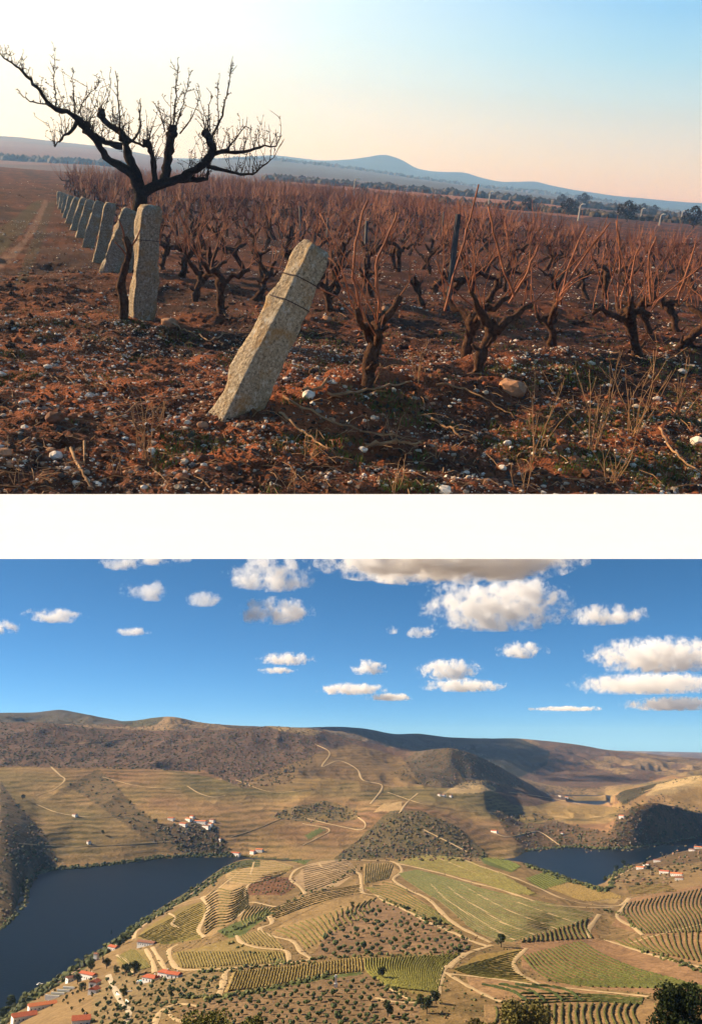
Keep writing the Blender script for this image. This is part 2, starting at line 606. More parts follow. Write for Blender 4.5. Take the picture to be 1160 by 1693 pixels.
scrub = np.zeros((nr, nc), bool)
scrub_polys = [
    ([(-300, 1100), (1500, 1100), (1500, 1240), (1160, 1275), (1000, 1305), (880, 1330), (560, 1330), (500, 1330), (400, 1330), (-300, 1330)], SCRUBP, 3700, 1e9),
    ([(-300, 1180), (0, 1180), (200, 1190), (420, 1195), (530, 1210), (520, 1255), (480, 1296), (400, 1303), (340, 1276), (150, 1270), (0, 1268), (-300, 1268)], SCRUBP, 3150, 1e9),
    ([(-300, 1380), (0, 1390), (70, 1400), (90, 1444), (48, 1470), (50, 1500), (0, 1545), (-300, 1640)], lin(122, 100, 70), 1100, 3000),
    ([(0, 1290), (30, 1330), (75, 1380), (95, 1425), (60, 1440), (0, 1400)], SCRUB, 1400, 3300),
    ([(110, 1300), (165, 1272), (185, 1288), (225, 1335), (300, 1385), (345, 1418), (290, 1414), (220, 1372), (150, 1322)], lin(122, 100, 68), 2000, 3400),
    ([(255, 1365), (350, 1360), (375, 1395), (385, 1416), (320, 1416)], SCRUB, 2000, 3400),
    ([(555, 1418), (600, 1384), (648, 1343), (700, 1342), (755, 1366), (805, 1412), (800, 1424), (555, 1424)], lin(112, 96, 64), 2240, 3000),
    ([(640, 1285), (690, 1242), (745, 1228), (800, 1246), (850, 1285), (880, 1306), (800, 1300), (700, 1300)], SCRUB, 3700, 5200),
    ([(815, 1342), (850, 1338), (960, 1366), (1005, 1375), (1022, 1335), (1090, 1313), (1170, 1342), (1360, 1350), (1360, 1385), (1160, 1400), (1000, 1412), (880, 1412), (835, 1376)], lin(108, 84, 60), 2300, 3400),
    ([(445, 1352), (470, 1338), (540, 1325), (592, 1340), (592, 1356), (520, 1362)], lin(128, 108, 70), 2500, 3500),
    ([(1000, 1310), (1060, 1296), (1160, 1274), (1360, 1262), (1360, 1280), (1160, 1290), (1080, 1300), (1030, 1330)], lin(80, 70, 48), 3500, 4500),
    ([(1020, 1470), (1010, 1442), (1045, 1428), (1110, 1404), (1160, 1392), (1400, 1370), (1400, 1440), (1160, 1440), (1120, 1460)], lin(116, 92, 64), 1400, 3100),
]
for poly, c, a, b in scrub_polys:
    m = paint(poly, c, a, b, 0.0)
    scrub |= m
paint([(725, 1309), (760, 1292), (802, 1290), (820, 1306), (780, 1311)], PALE, 3000, 4600, 0)
paint([(1063, 1314), (1085, 1297), (1160, 1284), (1300, 1270), (1300, 1290), (1160, 1302), (1112, 1316)], PALE, 3000, 5000, 0.4)
paint([(860, 1352), (900, 1330), (1010, 1330), (1020, 1340), (990, 1350)], lin(160, 132, 84), 2600, 4300, 0.3)
paint([(528, 1280), (566, 1260), (592, 1276), (560, 1286)], lin(124, 86, 66), 3000, 4600, 0)
paint([(503, 1382), (530, 1370), (541, 1374), (512, 1389)], GREEN, 2300, 3400, 0)
paint([(430, 1198), (460, 1188), (545, 1206), (520, 1218), (470, 1210)], PALE, 4000, 5600, 0, 0.6)
paint([(640, 1330), (668, 1328), (668, 1342), (620, 1345)], PALE, 2800, 3600, 0, 0.7)
for poly in ([(560, 1235), (620, 1225), (660, 1245), (700, 1300), (600, 1310)], [(380, 1300), (560, 1235), (600, 1290), (480, 1320)]):
    paint(poly, lin(146, 118, 76), 3300, 4700, 0.6, 0.75)
    scrub &= ~inpoly(PXg, PYg, poly)
fs_ = scrub & (YY > 5200)
patch = fs_ & (fbm(XX / 500, YY / 700, 3, 55) > 0.22)
base[patch] = np.array(lin(150, 122, 86))
paint([(540, 1195), (600, 1200), (700, 1208), (850, 1217), (905, 1240), (900, 1262), (850, 1285), (790, 1278), (700, 1245), (640, 1235)], lin(46, 52, 46), 6000, 1e9, 0, 0.85)  # cloud shade on the far ridge, painted into the ground colour
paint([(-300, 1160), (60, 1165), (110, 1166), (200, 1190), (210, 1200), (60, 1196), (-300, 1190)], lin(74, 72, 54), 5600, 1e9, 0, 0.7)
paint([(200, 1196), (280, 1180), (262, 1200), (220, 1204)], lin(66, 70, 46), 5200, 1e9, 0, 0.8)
# near shore strips and promontory soil
near = (YY < 2260) & (SEG < 4.2)
base[near] = (np.array(lin(152, 124, 86)) + 0 * base)[near]
base[near] += (np.array(lin(128, 104, 66)) - base[near]) * np.clip(0.5 + 1.2 * n1[near], 0, 1) * 0.8
stripe[near] = 0.0

FIELDS = [  # polygon, ground colour, guide A, guide B, rows, vine colour, height m, kept as separate rows
    ('green vine rows on the broad middle slope', [(655, 1443), (690, 1438), (740, 1450), (800, 1470), (870, 1487), (950, 1500), (985, 1512), (960, 1527), (900, 1541), (850, 1558), (815, 1556), (775, 1532), (725, 1490), (685, 1466)], lin(150, 130, 92),
     [(690, 1438), (800, 1468), (900, 1492), (990, 1512)], [(655, 1445), (725, 1492), (785, 1540), (850, 1560)], 30, lin(92, 94, 54), 1.0, False),
    ('olive vine strips below the crest', [(655, 1425), (700, 1413), (760, 1417), (830, 1445), (893, 1482), (850, 1478), (780, 1455), (700, 1436)], lin(142, 124, 76),
     [(705, 1412), (790, 1426), (895, 1475)], [(655, 1427), (760, 1450), (860, 1484)], 18, lin(108, 102, 54), 1.2, False),
    ('green field right of the crest', [(790, 1417), (830, 1417), (862, 1432), (845, 1443), (800, 1428)], GREEN, [(790, 1417), (850, 1442)], [(832, 1416), (864, 1432)], 9, lin(96, 102, 44), 1.1, False),
    ('green field above the right river arm', [(868, 1452), (905, 1440), (945, 1456), (900, 1471), (885, 1466)], lin(112, 110, 58), [(868, 1452), (900, 1472)], [(908, 1438), (947, 1456)], 11, lin(92, 100, 42), 1.1, False),
    ('straight tan rows at the promontory end', [(905, 1468), (955, 1456), (1030, 1482), (1015, 1494), (960, 1489)], lin(176, 148, 100), [(905, 1468), (965, 1492)], [(960, 1456), (1032, 1484)], 16, lin(116, 98, 52), 1.2, True),
    ('wavy rows above the left shore', [(338, 1548), (340, 1480), (372, 1462), (400, 1462), (410, 1472), (412, 1497), (385, 1522), (350, 1548)], lin(170, 140, 96),
     [(340, 1482), (362, 1468), (384, 1472), (412, 1460)], [(336, 1550), (355, 1536), (380, 1530), (412, 1500)], 14, lin(98, 90, 46), 1.6, True),
    ('curved rows on the little left hilltop', [(372, 1446), (400, 1430), (420, 1422), (445, 1420), (488, 1432), (470, 1446), (418, 1464), (380, 1460)], lin(168, 140, 98), [(398, 1428), (430, 1420), (488, 1434)], [(372, 1456), (420, 1462), (470, 1446)], 10, lin(110, 98, 54), 1.4, True),
    ('pale rows on the bare crest', [(500, 1436), (528, 1424), (575, 1421), (592, 1440), (560, 1465), (510, 1476), (495, 1465), (484, 1455)], lin(172, 144, 108), [(500, 1434), (575, 1421)], [(505, 1477), (592, 1445)], 12, lin(128, 108, 66), 1.0, False),
    ('short rows beside the crest road', [(600, 1428), (645, 1427), (660, 1440), (645, 1453), (602, 1462)], lin(160, 132, 90), [(603, 1428), (601, 1462)], [(652, 1428), (642, 1454)], 12, lin(100, 92, 48), 1.4, True),
    ('long rows under the crest road', [(602, 1468), (645, 1456), (700, 1490), (750, 1532), (700, 1517), (630, 1487)], lin(164, 132, 92), [(605, 1462), (650, 1456), (705, 1488), (750, 1528)], [(604, 1474), (660, 1502), (748, 1536)], 9, lin(92, 88, 44), 1.5, True),
    ('angled terrace rows in the middle', [(446, 1545), (470, 1525), (540, 1492), (600, 1478), (634, 1488), (612, 1510), (570, 1540), (535, 1565), (512, 1578), (490, 1552)], lin(158, 130, 88),
     [(452, 1540), (478, 1552), (500, 1574)], [(628, 1482), (612, 1494), (618, 1506)], 18, lin(104, 98, 48), 1.3, True),
    ('rows between the two left tracks', [(392, 1548), (430, 1537), (460, 1550), (470, 1570), (432, 1566), (404, 1558)], lin(160, 134, 92), [(394, 1548), (404, 1560)], [(440, 1536), (472, 1570)], 10, lin(110, 98, 52), 1.2, True),
    ('fine rows of the large left field', [(285, 1576), (330, 1566), (388, 1550), (402, 1563), (470, 1574), (474, 1590), (350, 1602), (300, 1600), (288, 1592)], lin(146, 124, 76), [(290, 1574), (300, 1601)], [(468, 1574), (474, 1591)], 36, lin(116, 104, 52), 1.0, False),
    ('olive rows of the shore field', [(228, 1550), (240, 1535), (300, 1500), (335, 1490), (343, 1505), (325, 1540), (335, 1552), (270, 1562)], lin(140, 120, 68), [(228, 1548), (335, 1490)], [(270, 1563), (336, 1551)], 18, lin(112, 106, 48), 1.0, False),
    ('rows of the small field by the villa', [(193, 1582), (215, 1570), (240, 1570), (250, 1600), (222, 1607), (195, 1596)], lin(142, 122, 72), [(192, 1582), (220, 1608)], [(222, 1568), (251, 1600)], 11, lin(110, 102, 50), 1.0, False),
    ('upright stripes of the straw coloured field', [(371, 1641), (385, 1606), (480, 1598), (598, 1582), (601, 1606), (540, 1613), (450, 1631)], lin(178, 150, 98), [(374, 1642), (388, 1606)], [(601, 1606), (598, 1582)], 44, lin(122, 106, 54), 1.2, True),
    ('yellow green vines of the bright field', [(601, 1584), (690, 1581), (765, 1576), (735, 1598), (722, 1640), (700, 1646), (640, 1631), (605, 1607)], lin(136, 118, 68), [(600, 1583), (606, 1607), (640, 1632)], [(766, 1575), (736, 1600), (722, 1642)], 34, lin(112, 108, 46), 1.1, False),
    ('vines of the rounded field by the fork', [(745, 1605), (790, 1579), (866, 1567), (850, 1587), (850, 1602), (880, 1626), (800, 1618)], lin(142, 118, 68), [(748, 1602), (866, 1568)], [(790, 1618), (880, 1627)], 17, lin(116, 110, 54), 0.8, True),
    ('sweeping hedge rows of the amphitheatre', [(860, 1560), (960, 1550), (1040, 1560), (1175, 1602), (1175, 1655), (1100, 1645), (930, 1628), (862, 1600)], lin(150, 116, 84), [(862, 1582), (880, 1604), (912, 1622), (960, 1632)], [(962, 1556), (1006, 1582), (1070, 1606), (1180, 1636)], 17, lin(82, 84, 38), 1.4, True),
    ('wavy hedge rows of the upper right terraces', [(1010, 1530), (1030, 1500), (1040, 1486), (1200, 1455), (1200, 1545), (1062, 1546)], lin(150, 116, 84), [(1032, 1494), (1026, 1508), (1038, 1524), (1060, 1544)], [(1196, 1462), (1186, 1490), (1196, 1510), (1200, 1540)], 24, lin(86, 84, 40), 1.4, True),
    ('curved hedge rows of the lower right terraces', [(1004, 1556), (1060, 1550), (1200, 1528), (1200, 1602), (1105, 1584), (1040, 1566)], lin(156, 122, 86), [(1012, 1556), (1030, 1564), (1050, 1568)], [(1200, 1532), (1194, 1565), (1200, 1600)], 18, lin(92, 88, 42), 1.3, True),
    ('slanting hedge rows beside the lone tree', [(845, 1560), (885, 1546), (940, 1530), (978, 1516), (990, 1552), (930, 1555)], lin(150, 118, 82), [(856, 1547), (862, 1554), (858, 1562)], [(978, 1512), (970, 1530), (982, 1552)], 15, lin(84, 84, 40), 1.6, True),
    ('slanting rows under the hilltop ring', [(452, 1502), (500, 1482), (560, 1469), (598, 1461), (601, 1475), (540, 1490), (470, 1523), (446, 1518)], lin(158, 130, 88), [(454, 1500), (520, 1474), (598, 1459)], [(448, 1522), (540, 1490), (602, 1477)], 7, lin(104, 96, 48), 1.2, True),
    ('short curved rows beside the green verge', [(412, 1498), (455, 1501), (440, 1516), (404, 1534), (392, 1520)], lin(160, 132, 90), [(410, 1498), (396, 1520), (404, 1534)], [(456, 1500), (446, 1510), (440, 1520)], 9, lin(104, 96, 48), 1.2, True),
    ('hedge rows above the bottom edge', [(855, 1632), (1070, 1648), (1060, 1662), (860, 1664)], lin(152, 122, 84), [(858, 1640), (960, 1643), (1064, 1651)], [(862, 1664), (960, 1658), (1060, 1662)], 4, lin(76, 80, 38), 1.4, True),
    ('dark hedge rows on the bare bank', [(770, 1615), (900, 1622), (990, 1640), (990, 1664), (860, 1664), (780, 1640)], lin(158, 124, 88), [(783, 1628), (830, 1640), (856, 1656)], [(893, 1628), (950, 1637), (976, 1656)], 4, lin(62, 72, 34), 1.8, True),
    ('hedge rows along the bottom edge', [(800, 1660), (1080, 1655), (1100, 1720), (800, 1720)], lin(152, 122, 84), [(812, 1664), (816, 1680), (806, 1705)], [(1060, 1658), (1052, 1676), (1066, 1705)], 20, lin(88, 86, 40), 1.4, True),
    ('rows below the right houses', [(1030, 1462), (1060, 1450), (1105, 1462), (1120, 1474), (1040, 1480)], lin(136, 106, 72), [(1032, 1466), (1100, 1460)], [(1036, 1480), (1118, 1475)], 6, lin(100, 92, 50), 1.4, True),
]
for f in FIELDS:
    paint(f[1], f[2], 500, 2400, 0.0, 1.0, True)
paint([(408, 1480), (412, 1462), (440, 1448), (486, 1452), (490, 1468), (470, 1480)], lin(126, 88, 62), 500, 2400, 0.0)      # dark red soil of the bushy patch
O1 = [(560, 1512), (590, 1498), (640, 1488), (700, 1515), (775, 1552), (775, 1575), (690, 1578), (520, 1582), (540, 1548)]
O2 = [(300, 1668), (360, 1652), (480, 1632), (548, 1616), (610, 1612), (640, 1636), (700, 1660), (690, 1700), (300, 1710)]
O3 = [(165, 1625), (200, 1612), (260, 1625), (350, 1605), (366, 1640), (300, 1662), (250, 1700), (150, 1700)]
O4 = [(1040, 1486), (1075, 1474), (1160, 1460), (1160, 1450), (1080, 1452)]
for o, c in ((O1, lin(138, 110, 82)), (O2, lin(134, 108, 78)), (O3, lin(140, 118, 82))):
    paint(o, c, 500, 2400, 0.0)
paint([(360, 1540), (400, 1522), (440, 1500), (450, 1510), (415, 1535), (400, 1548), (380, 1552)], GREEN, 500, 2400, 0)
paint([(480, 1424), (520, 1418), (505, 1430)], GREEN, 500, 2400, 0)
paint([(360, 1645), (450, 1632), (540, 1614), (600, 1607), (600, 1612), (540, 1620), (450, 1638), (360, 1652)], GREEN, 500, 2400, 0)
base *= 1 + 0.22 * n2 + 0.10 * n1
# shrubby river banks
bankm = (SEG > 2.86) & (SEG < 3.0) & (PXg < 430) | (SEG > 5.0) & (SEG < 5.06)
base[bankm] = np.array(BANK)
base = np.clip(base * np.array([0.76, 0.78, 0.78]), 0.01, 0.8)

t = NT('valley_ground')
at = t.n('ShaderNodeAttribute', attribute_name='tone')
geo = t.n('ShaderNodeNewGeometry')
pos = geo.outputs['Position']
sxyz = t.n('ShaderNodeSeparateXYZ')
t.l(pos, sxyz.inputs[0])
wob = t.noise(pos, 0.006, 3, 0.5)
zz = t.math('ADD', sxyz.outputs['Z'], t.math('MULTIPLY', wob, 26.0))
band = t.math('SINE', t.math('MULTIPLY', zz, 2 * math.pi / 11.0))
sa = t.n('ShaderNodeAttribute', attribute_name='rows')
amp_ = t.math('ADD', 0.4, t.math('MULTIPLY', t.math('MULTIPLY', t.math('SUBTRACT', t.noise(pos, 0.0045, 3, 0.6), 0.40), 5.0, True), 0.7))
frag = t.math('MULTIPLY', t.math('SUBTRACT', t.noise(pos, 0.03, 4, 0.7), 0.28), 4.0, True)
dark = t.math('MULTIPLY', t.math('MULTIPLY', t.math('MULTIPLY', t.math('ADD', band, 1.0), 0.5), sa.outputs['Fac']), t.math('MULTIPLY', amp_, frag))
na = t.n('ShaderNodeAttribute', attribute_name='near_rows')
z2 = t.math('ADD', sxyz.outputs['Z'], t.math('MULTIPLY', t.noise(pos, 0.02, 3, 0.5), 5.0))
band2 = t.math('MULTIPLY', t.math('MULTIPLY', t.math('ADD', t.math('SINE', t.math('MULTIPLY', z2, 2 * math.pi / 2.6)), 1.0), 0.5), t.math('MULTIPLY', na.outputs['Fac'], frag))
dark = t.math('ADD', dark, band2)
col = t.mix(t.math('MULTIPLY', dark, 0.85), at.outputs['Color'], t.mix(1.0, at.outputs['Color'], (0.34, 0.40, 0.32), 'MULTIPLY'))
sc_at = t.n('ShaderNodeAttribute', attribute_name='scrub')
spots = t.math('MULTIPLY', t.math('MULTIPLY', t.math('SUBTRACT', t.noise(pos, 0.045, 4, 0.75), 0.49), 9.0, True), sc_at.outputs['Fac'])
col = t.mix(t.math('MULTIPLY', spots, 0.85), col, (0.045, 0.045, 0.022))
fine = t.noise(pos, 0.16, 6, 0.7)
col = t.mix(1.0, col, t.ramp(fine, [(0.25, (0.62, 0.62, 0.62)), (0.75, (1.36, 1.36, 1.36))]), 'MULTIPLY')
hgt = t.math('ADD', t.math('MULTIPLY', t.noise(pos, 0.05, 6, 0.65), 6.0), t.math('MULTIPLY', dark, -1.6))
M_valley = t.done(col, t.bump(hgt, 0.8, 1.0), 0.95, 0.1)

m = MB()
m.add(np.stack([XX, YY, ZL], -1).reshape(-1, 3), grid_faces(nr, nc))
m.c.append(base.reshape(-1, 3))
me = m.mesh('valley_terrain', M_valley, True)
nearf = ((YY < 2260) & (SEG < 3.0) & (YY > 560)) * 0.55
for f in FIELDS:
    nearf = np.where(inpoly(PXg, PYg, f[1]), 0.12, nearf)
for o in (O1, O2, O3):
    nearf = np.where(inpoly(PXg, PYg, o), 0.2, nearf)
nearf = np.where(PXg < 230, 0.1, nearf)
for nm, arr in (('rows', stripe), ('near_rows', nearf), ('scrub', np.maximum(scrub * 1.0, 0.0))):
    q = me.attributes.new(nm, 'FLOAT', 'POINT')
    q.data.foreach_set('value', arr.astype(np.float32).reshape(-1))
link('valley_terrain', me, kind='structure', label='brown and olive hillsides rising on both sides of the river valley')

# ---- river
t = NT('river_water')
pos = t.n('ShaderNodeNewGeometry').outputs['Position']
b1 = t.bump(t.noise(pos, 0.22, 4, 0.6), 0.55, 0.6)
col = t.ramp(t.noise(pos, 0.004, 3, 0.5), [(0.3, (0.001, 0.005, 0.010)), (0.7, (0.002, 0.007, 0.014))])
M_water = t.done(col, b1, 0.35, 0.035)
m = MB()
m.add([(-900, 300, RIVER), (2200, 300, RIVER), (3600, 6400, RIVER), (-1500, 6400, RIVER)], np.array([[0, 1, 2, 3]]))
link('river', m.mesh('river', M_water), kind='structure', label='dark blue river winding between the hills')

# ---- tracks and roads
M_track = mottled('track_dust', lin(150, 128, 94), lin(184, 160, 120), 0.35, 0.95, 0.3, 0.1)
M_paved = mottled('village_paving', lin(150, 136, 112), lin(182, 166, 138), 0.3, 0.9)
TRACKS = [  # points, width m, words
    ([(758, 1418), (794, 1432), (849, 1451), (892, 1469), (928, 1485), (972, 1495), (1015, 1498), (1030, 1494), (1039, 1485)], 7, 'broad dirt track running down the crest to the right bend'),
    ([(650, 1426), (700, 1437), (740, 1447), (776, 1458), (820, 1469), (863, 1483), (899, 1495), (943, 1499), (990, 1501), (1012, 1500)], 6, 'dirt track between the olive strips and the green slope'),
    ([(704, 1412), (735, 1423), (772, 1438), (812, 1452)], 4, 'narrow track through the olive strips'),
    ([(1039, 1485), (1030, 1501), (1019, 1514), (1030, 1525), (1048, 1534), (1062, 1546)], 6, 'winding track below the right bend'),
    ([(990, 1512), (979, 1527), (972, 1537), (975, 1552)], 6, 'short track between two hedge row plots'),
    ([(870, 1568), (852, 1585), (849, 1597), (859, 1610), (892, 1628)], 5, 'curved track round the rounded field'),
    ([(740, 1601), (769, 1578), (812, 1563)], 6, 'track climbing to the lone tree'),
    ([(736, 1608), (776, 1632), (812, 1650), (838, 1661), (852, 1680)], 5, 'track falling towards the bottom edge'),
    ([(740, 1610), (812, 1618), (892, 1629), (957, 1636), (1073, 1648)], 5, 'track along the foot of the amphitheatre'),
    ([(999, 1554), (1015, 1559), (1051, 1571), (1102, 1586), (1160, 1600), (1220, 1612)], 5, 'track across the right terraces'),
    ([(1040, 1560), (1090, 1545), (1160, 1528), (1220, 1515)], 5, 'green verge track between the right terraces'),
    ([(740, 1465), (762, 1483), (798, 1505), (834, 1527), (885, 1546)], 4, 'first wavy track inside the green slope'),
    ([(762, 1462), (805, 1487), (849, 1509), (921, 1536)], 3.5, 'second wavy track inside the green slope'),
    ([(712, 1462), (740, 1489), (776, 1512), (812, 1534), (852, 1555)], 4, 'lower wavy track inside the green slope'),
    ([(856, 1492), (903, 1509), (952, 1526)], 3, 'thin track near the point of the green slope'),
    ([(505, 1478), (494, 1465), (480, 1454), (487, 1440), (501, 1433), (528, 1426), (574, 1421), (613, 1423), (650, 1425), (664, 1440), (650, 1454), (671, 1469), (708, 1487), (733, 1512), (755, 1530), (790, 1548), (812, 1559)], 6.5, 'long pale track over the crest and down the green slope'),
    ([(528, 1427), (534, 1434), (563, 1440), (592, 1443), (597, 1462), (599, 1476), (624, 1481), (635, 1490), (671, 1505), (708, 1525), (744, 1540), (780, 1556), (809, 1566)], 6, 'pale track falling from the hilltop past the olive grove'),
    ([(414, 1447), (420, 1425)], 5, 'short track up the little hilltop'),
    ([(371, 1519), (385, 1519), (400, 1509), (414, 1492), (454, 1499), (470, 1496)], 5, 'track above the left wavy rows'),
    ([(407, 1492), (405, 1477), (409, 1465), (421, 1458), (452, 1450)], 5, 'track round the dark bushy patch'),
    ([(445, 1515), (449, 1527), (429, 1536), (450, 1548), (483, 1556), (498, 1574), (516, 1586)], 6, 'track zigzagging in the middle of the promontory'),
    ([(391, 1547), (400, 1559), (432, 1568), (472, 1572), (478, 1592)], 5, 'track looping round the large left field'),
    ([(293, 1562), (279, 1572), (286, 1593), (300, 1603), (345, 1603), (400, 1599), (478, 1592), (516, 1586)], 5.5, 'track along the foot of the large left field'),
    ([(360, 1648), (367, 1632), (374, 1606), (389, 1604)], 6, 'track at the end of the straw coloured field'),
    ([(769, 1576), (736, 1599), (726, 1621), (722, 1643)], 7, 'wide track forking beside the bright field'),
    ([(621, 1650), (650, 1656), (693, 1657), (722, 1643)], 4, 'track under the bright field'),
    ([(345, 1482), (334, 1484), (345, 1500), (338, 1517), (328, 1538), (338, 1550)], 6, 'winding track beside the shore field'),
    ([(279, 1510), (290, 1517), (284, 1528), (297, 1534)], 4, 'hooked track in the shore field'),
    ([(221, 1553), (228, 1538), (262, 1514), (303, 1493), (345, 1481), (372, 1460), (395, 1443)], 5, 'track along the top of the river bank'),
    ([(252, 1566), (262, 1583), (276, 1607)], 5, 'track falling from the white farm building'),
    ([(241, 1569), (252, 1590), (256, 1608)], 5, 'parallel track left of the farm track'),
    ([(193, 1579), (210, 1590), (222, 1608)], 4, 'track below the small field by the villa'),
    ([(255, 1700), (262, 1677), (276, 1666), (297, 1660), (330, 1664)], 5, 'track bending at the bottom edge'),
    ([(276, 1669), (286, 1683), (310, 1693)], 4, 'side track at the bottom edge'),
    ([(640, 1632), (668, 1648), (690, 1657)], 3, 'footpath below the bright field'),
    ([(1010, 1468), (1012, 1455), (1022, 1448), (1036, 1440), (1050, 1434)], 5, 'grey road rising from the right river bank'),
    ([(310, 1300), (330, 1312), (352, 1318), (372, 1316)], 7, 'pale track on the left terraces'), ([(85, 1268), (100, 1282), (108, 1290), (90, 1305), (60, 1316)], 7, 'pale track above the scrubby gully'),
    ([(520, 1230), (545, 1245), (532, 1268), (560, 1258), (590, 1272), (600, 1290), (632, 1300), (612, 1330)], 8, 'pale track zigzagging up the middle spur'),
    ([(690, 1312), (672, 1328), (660, 1345)], 7, 'pale track above the dark knoll'), ([(1060, 1310), (1085, 1302), (1110, 1298)], 7, 'pale track on the right tan field'),
    ([(818, 1378), (838, 1384), (870, 1378), (892, 1376), (925, 1398)], 6, 'pale track on the scrubby right slope'), ([(590, 1350), (604, 1362), (596, 1372), (560, 1366), (500, 1352)], 6, 'pale track left of the dark knoll'),
    ([(700, 1372), (740, 1392), (775, 1410)], 6, 'pale track on the flank of the dark knoll'), ([(500, 1398), (520, 1388), (545, 1372), (500, 1362)], 6, 'pale track round the small green field'),
    ([(170, 1285), (230, 1300), (300, 1305)], 3.5, 'pale mid valley track left of the gully top'),
    ([(390, 1290), (450, 1310), (520, 1305)], 3.5, 'pale mid valley track under the dark scrub hill'),
    ([(60, 1330), (100, 1345), (160, 1352), (215, 1348)], 3.5, 'pale mid valley track past the long white shed'),
    ([(30, 1395), (110, 1400), (190, 1398), (280, 1392)], 3.5, 'pale mid valley track along the foot of the left terraces'),
    ([(380, 1385), (420, 1372), (470, 1352)], 3.5, 'pale mid valley track above the shore houses'),
    ([(640, 1310), (700, 1330), (760, 1340), (830, 1345)], 3.5, 'pale mid valley track behind the dark knoll'),
    ([(880, 1345), (940, 1352), (1000, 1350)], 3.5, 'pale mid valley track on the tan spit'),
    ([(100, 1232), (180, 1225), (240, 1218)], 3.5, 'pale mid valley track high on the left scrub hill'),
    ([(840, 1310), (900, 1318), (960, 1330)], 3.5, 'pale mid valley track towards the distant river bend'),
]


def drape(pts, n, lift=0.0):
    q = smoothline(pts, n)
    G = ground(q[:, 0], q[:, 1])
    G[:, 2] += lift
    return G


def strip(G, width, lift):
    tan = np.gradient(G[:, :2], axis=0)
    tan /= np.linalg.norm(tan, axis=1)[:, None] + 1e-9
    nrm = np.stack([-tan[:, 1], tan[:, 0]], 1)
    w = width * (1 + 0.18 * np.sin(np.arange(len(G)) * 0.7 + G[0, 0]))[:, None] / 2
    rows_ = []
    for s in (-1, -0.33, 0.33, 1):
        p = G[:, :2] + nrm * w * s
        rows_.append(np.c_[p, zl(p[:, 0], p[:, 1]) + (lift if abs(s) < 0.5 else lift * 0.35)])
    V = np.stack(rows_, 1)
    return V.reshape(-1, 3), grid_faces(len(G), 4)


for pts, w, words in TRACKS:
    L = np.hypot(*np.diff(np.array(pts), axis=0).T).sum()
    G = drape(pts, int(max(12, L / 3)))
    dep = G[:, 1].mean()
    m = MB()
    m.add(*strip(G, w * (1.0 if dep < 2300 else 0.9), 0.55 if dep < 2300 else 1.6))
    link('road', m.mesh('road', M_track, True), kind='structure', label=words)
m = MB()
m.add(*strip(drape([(179, 1612), (186, 1628), (193, 1641), (203, 1662), (214, 1673), (205, 1700)], 30), 5.5, 0.5))
link('road', m.mesh('road', M_paved, True), kind='structure', label='paved lane going down through the riverside village')
m = MB()
m.add(*strip(drape([(-40, 1705), (30, 1655), (80, 1634), (120, 1609), (150, 1590), (178, 1570), (212, 1552), (250, 1520), (300, 1489), (345, 1458), (392, 1429)], 90), 5.5, 0.5))
link('path', m.mesh('path', mottled('railway_ballast', lin(128, 104, 84), lin(156, 130, 104), 0.4), True), kind='structure', label='brown railway bed along the left river bank')

# ---- vine rows
M_rows = toned('vine_foliage', 0.9, 0.55, 1.5, 0.8, 0.6, 0.3)
for words, poly, gc, A, B, n, vc, hgt, single in FIELDS:
    A_, B_ = smoothline(A, 44), smoothline(B, 44)
    allm = MB()
    dA = B_.mean(0) - A_.mean(0)
    side = ('from the left' if dA[0] > 0 else 'from the right') if abs(dA[0]) > 1.2 * abs(dA[1]) else ('from the top' if dA[1] > 0 else 'from the bottom')
    for i in range(n):
        s = (i + 0.5) / n
        q = A_ * (1 - s) + B_ * s
        q = q + 0.5 * np.stack([np.sin(np.arange(44) * 0.35 + i), np.cos(np.arange(44) * 0.3 + 2 * i)], 1) * 0.5
        ok = inpoly(q[:, 0], q[:, 1], poly)
        if ok.sum() < 4:
            continue
        idx = np.where(ok)[0]
        runs = np.split(idx, np.where(np.diff(idx) > 1)[0] + 1)
        m = MB()
        for r in runs:
            if len(r) < 4:
                continue
            G = ground(q[r, 0], q[r, 1])
            L = np.linalg.norm(np.diff(G, axis=0), axis=1).sum()
            k = int(np.clip(L / 2.6, 6, 90))
            G = resample(G, k)
            G[:, 2] = zl(G[:, 0], G[:, 1])
            tan = np.gradient(G[:, :2], axis=0)
            tan /= np.linalg.norm(tan, axis=1)[:, None] + 1e-9
            nr2 = np.stack([-tan[:, 1], tan[:, 0]], 1)
            hv = hgt * rng.uniform(0.55, 1.25, k) * np.where(rng.random(k) < 0.06, 0.3, 1)
            wv = 0.62 * hgt * rng.uniform(0.7, 1.3, k) + 0.15
            V = []
            for sx, sh in ((-1, -0.25), (-0.75, 0.75), (0.1, 1.0), (0.8, 0.7), (1, -0.25)):
                V.append(np.c_[G[:, :2] + nr2 * (wv * sx * rng.uniform(0.8, 1.2, k))[:, None], G[:, 2] + hv * sh + (0.12 if sh > 0 else 0)])
            tone = 0.85 * np.array(vc) * rng.uniform(0.75, 1.25, (k, 1))
            m.add(np.stack(V, 1).reshape(-1, 3), grid_faces(k, 5))
            m.c.append(np.repeat(tone, 5, 0))
        if m.n == 0:
            continue
        if single:
            link('vine_row', m.mesh('vine_row', M_rows), label=nth(i) + ' vine row ' + side + ' of the ' + words, cat='vine row', group=words)
        else:
            allm.merge(m)
    if not single:
        link('vine_rows', allm.mesh('vine_rows', M_rows), kind='stuff', label=words, cat='vine rows')

# ---- foliage helpers
M_leaf = toned('tree_foliage', 1.6, 0.6, 1.5, 0.75, 0.0)
M_bark = mottled('tree_bark', lin(70, 56, 44), lin(104, 86, 68), 3.0, 0.95)


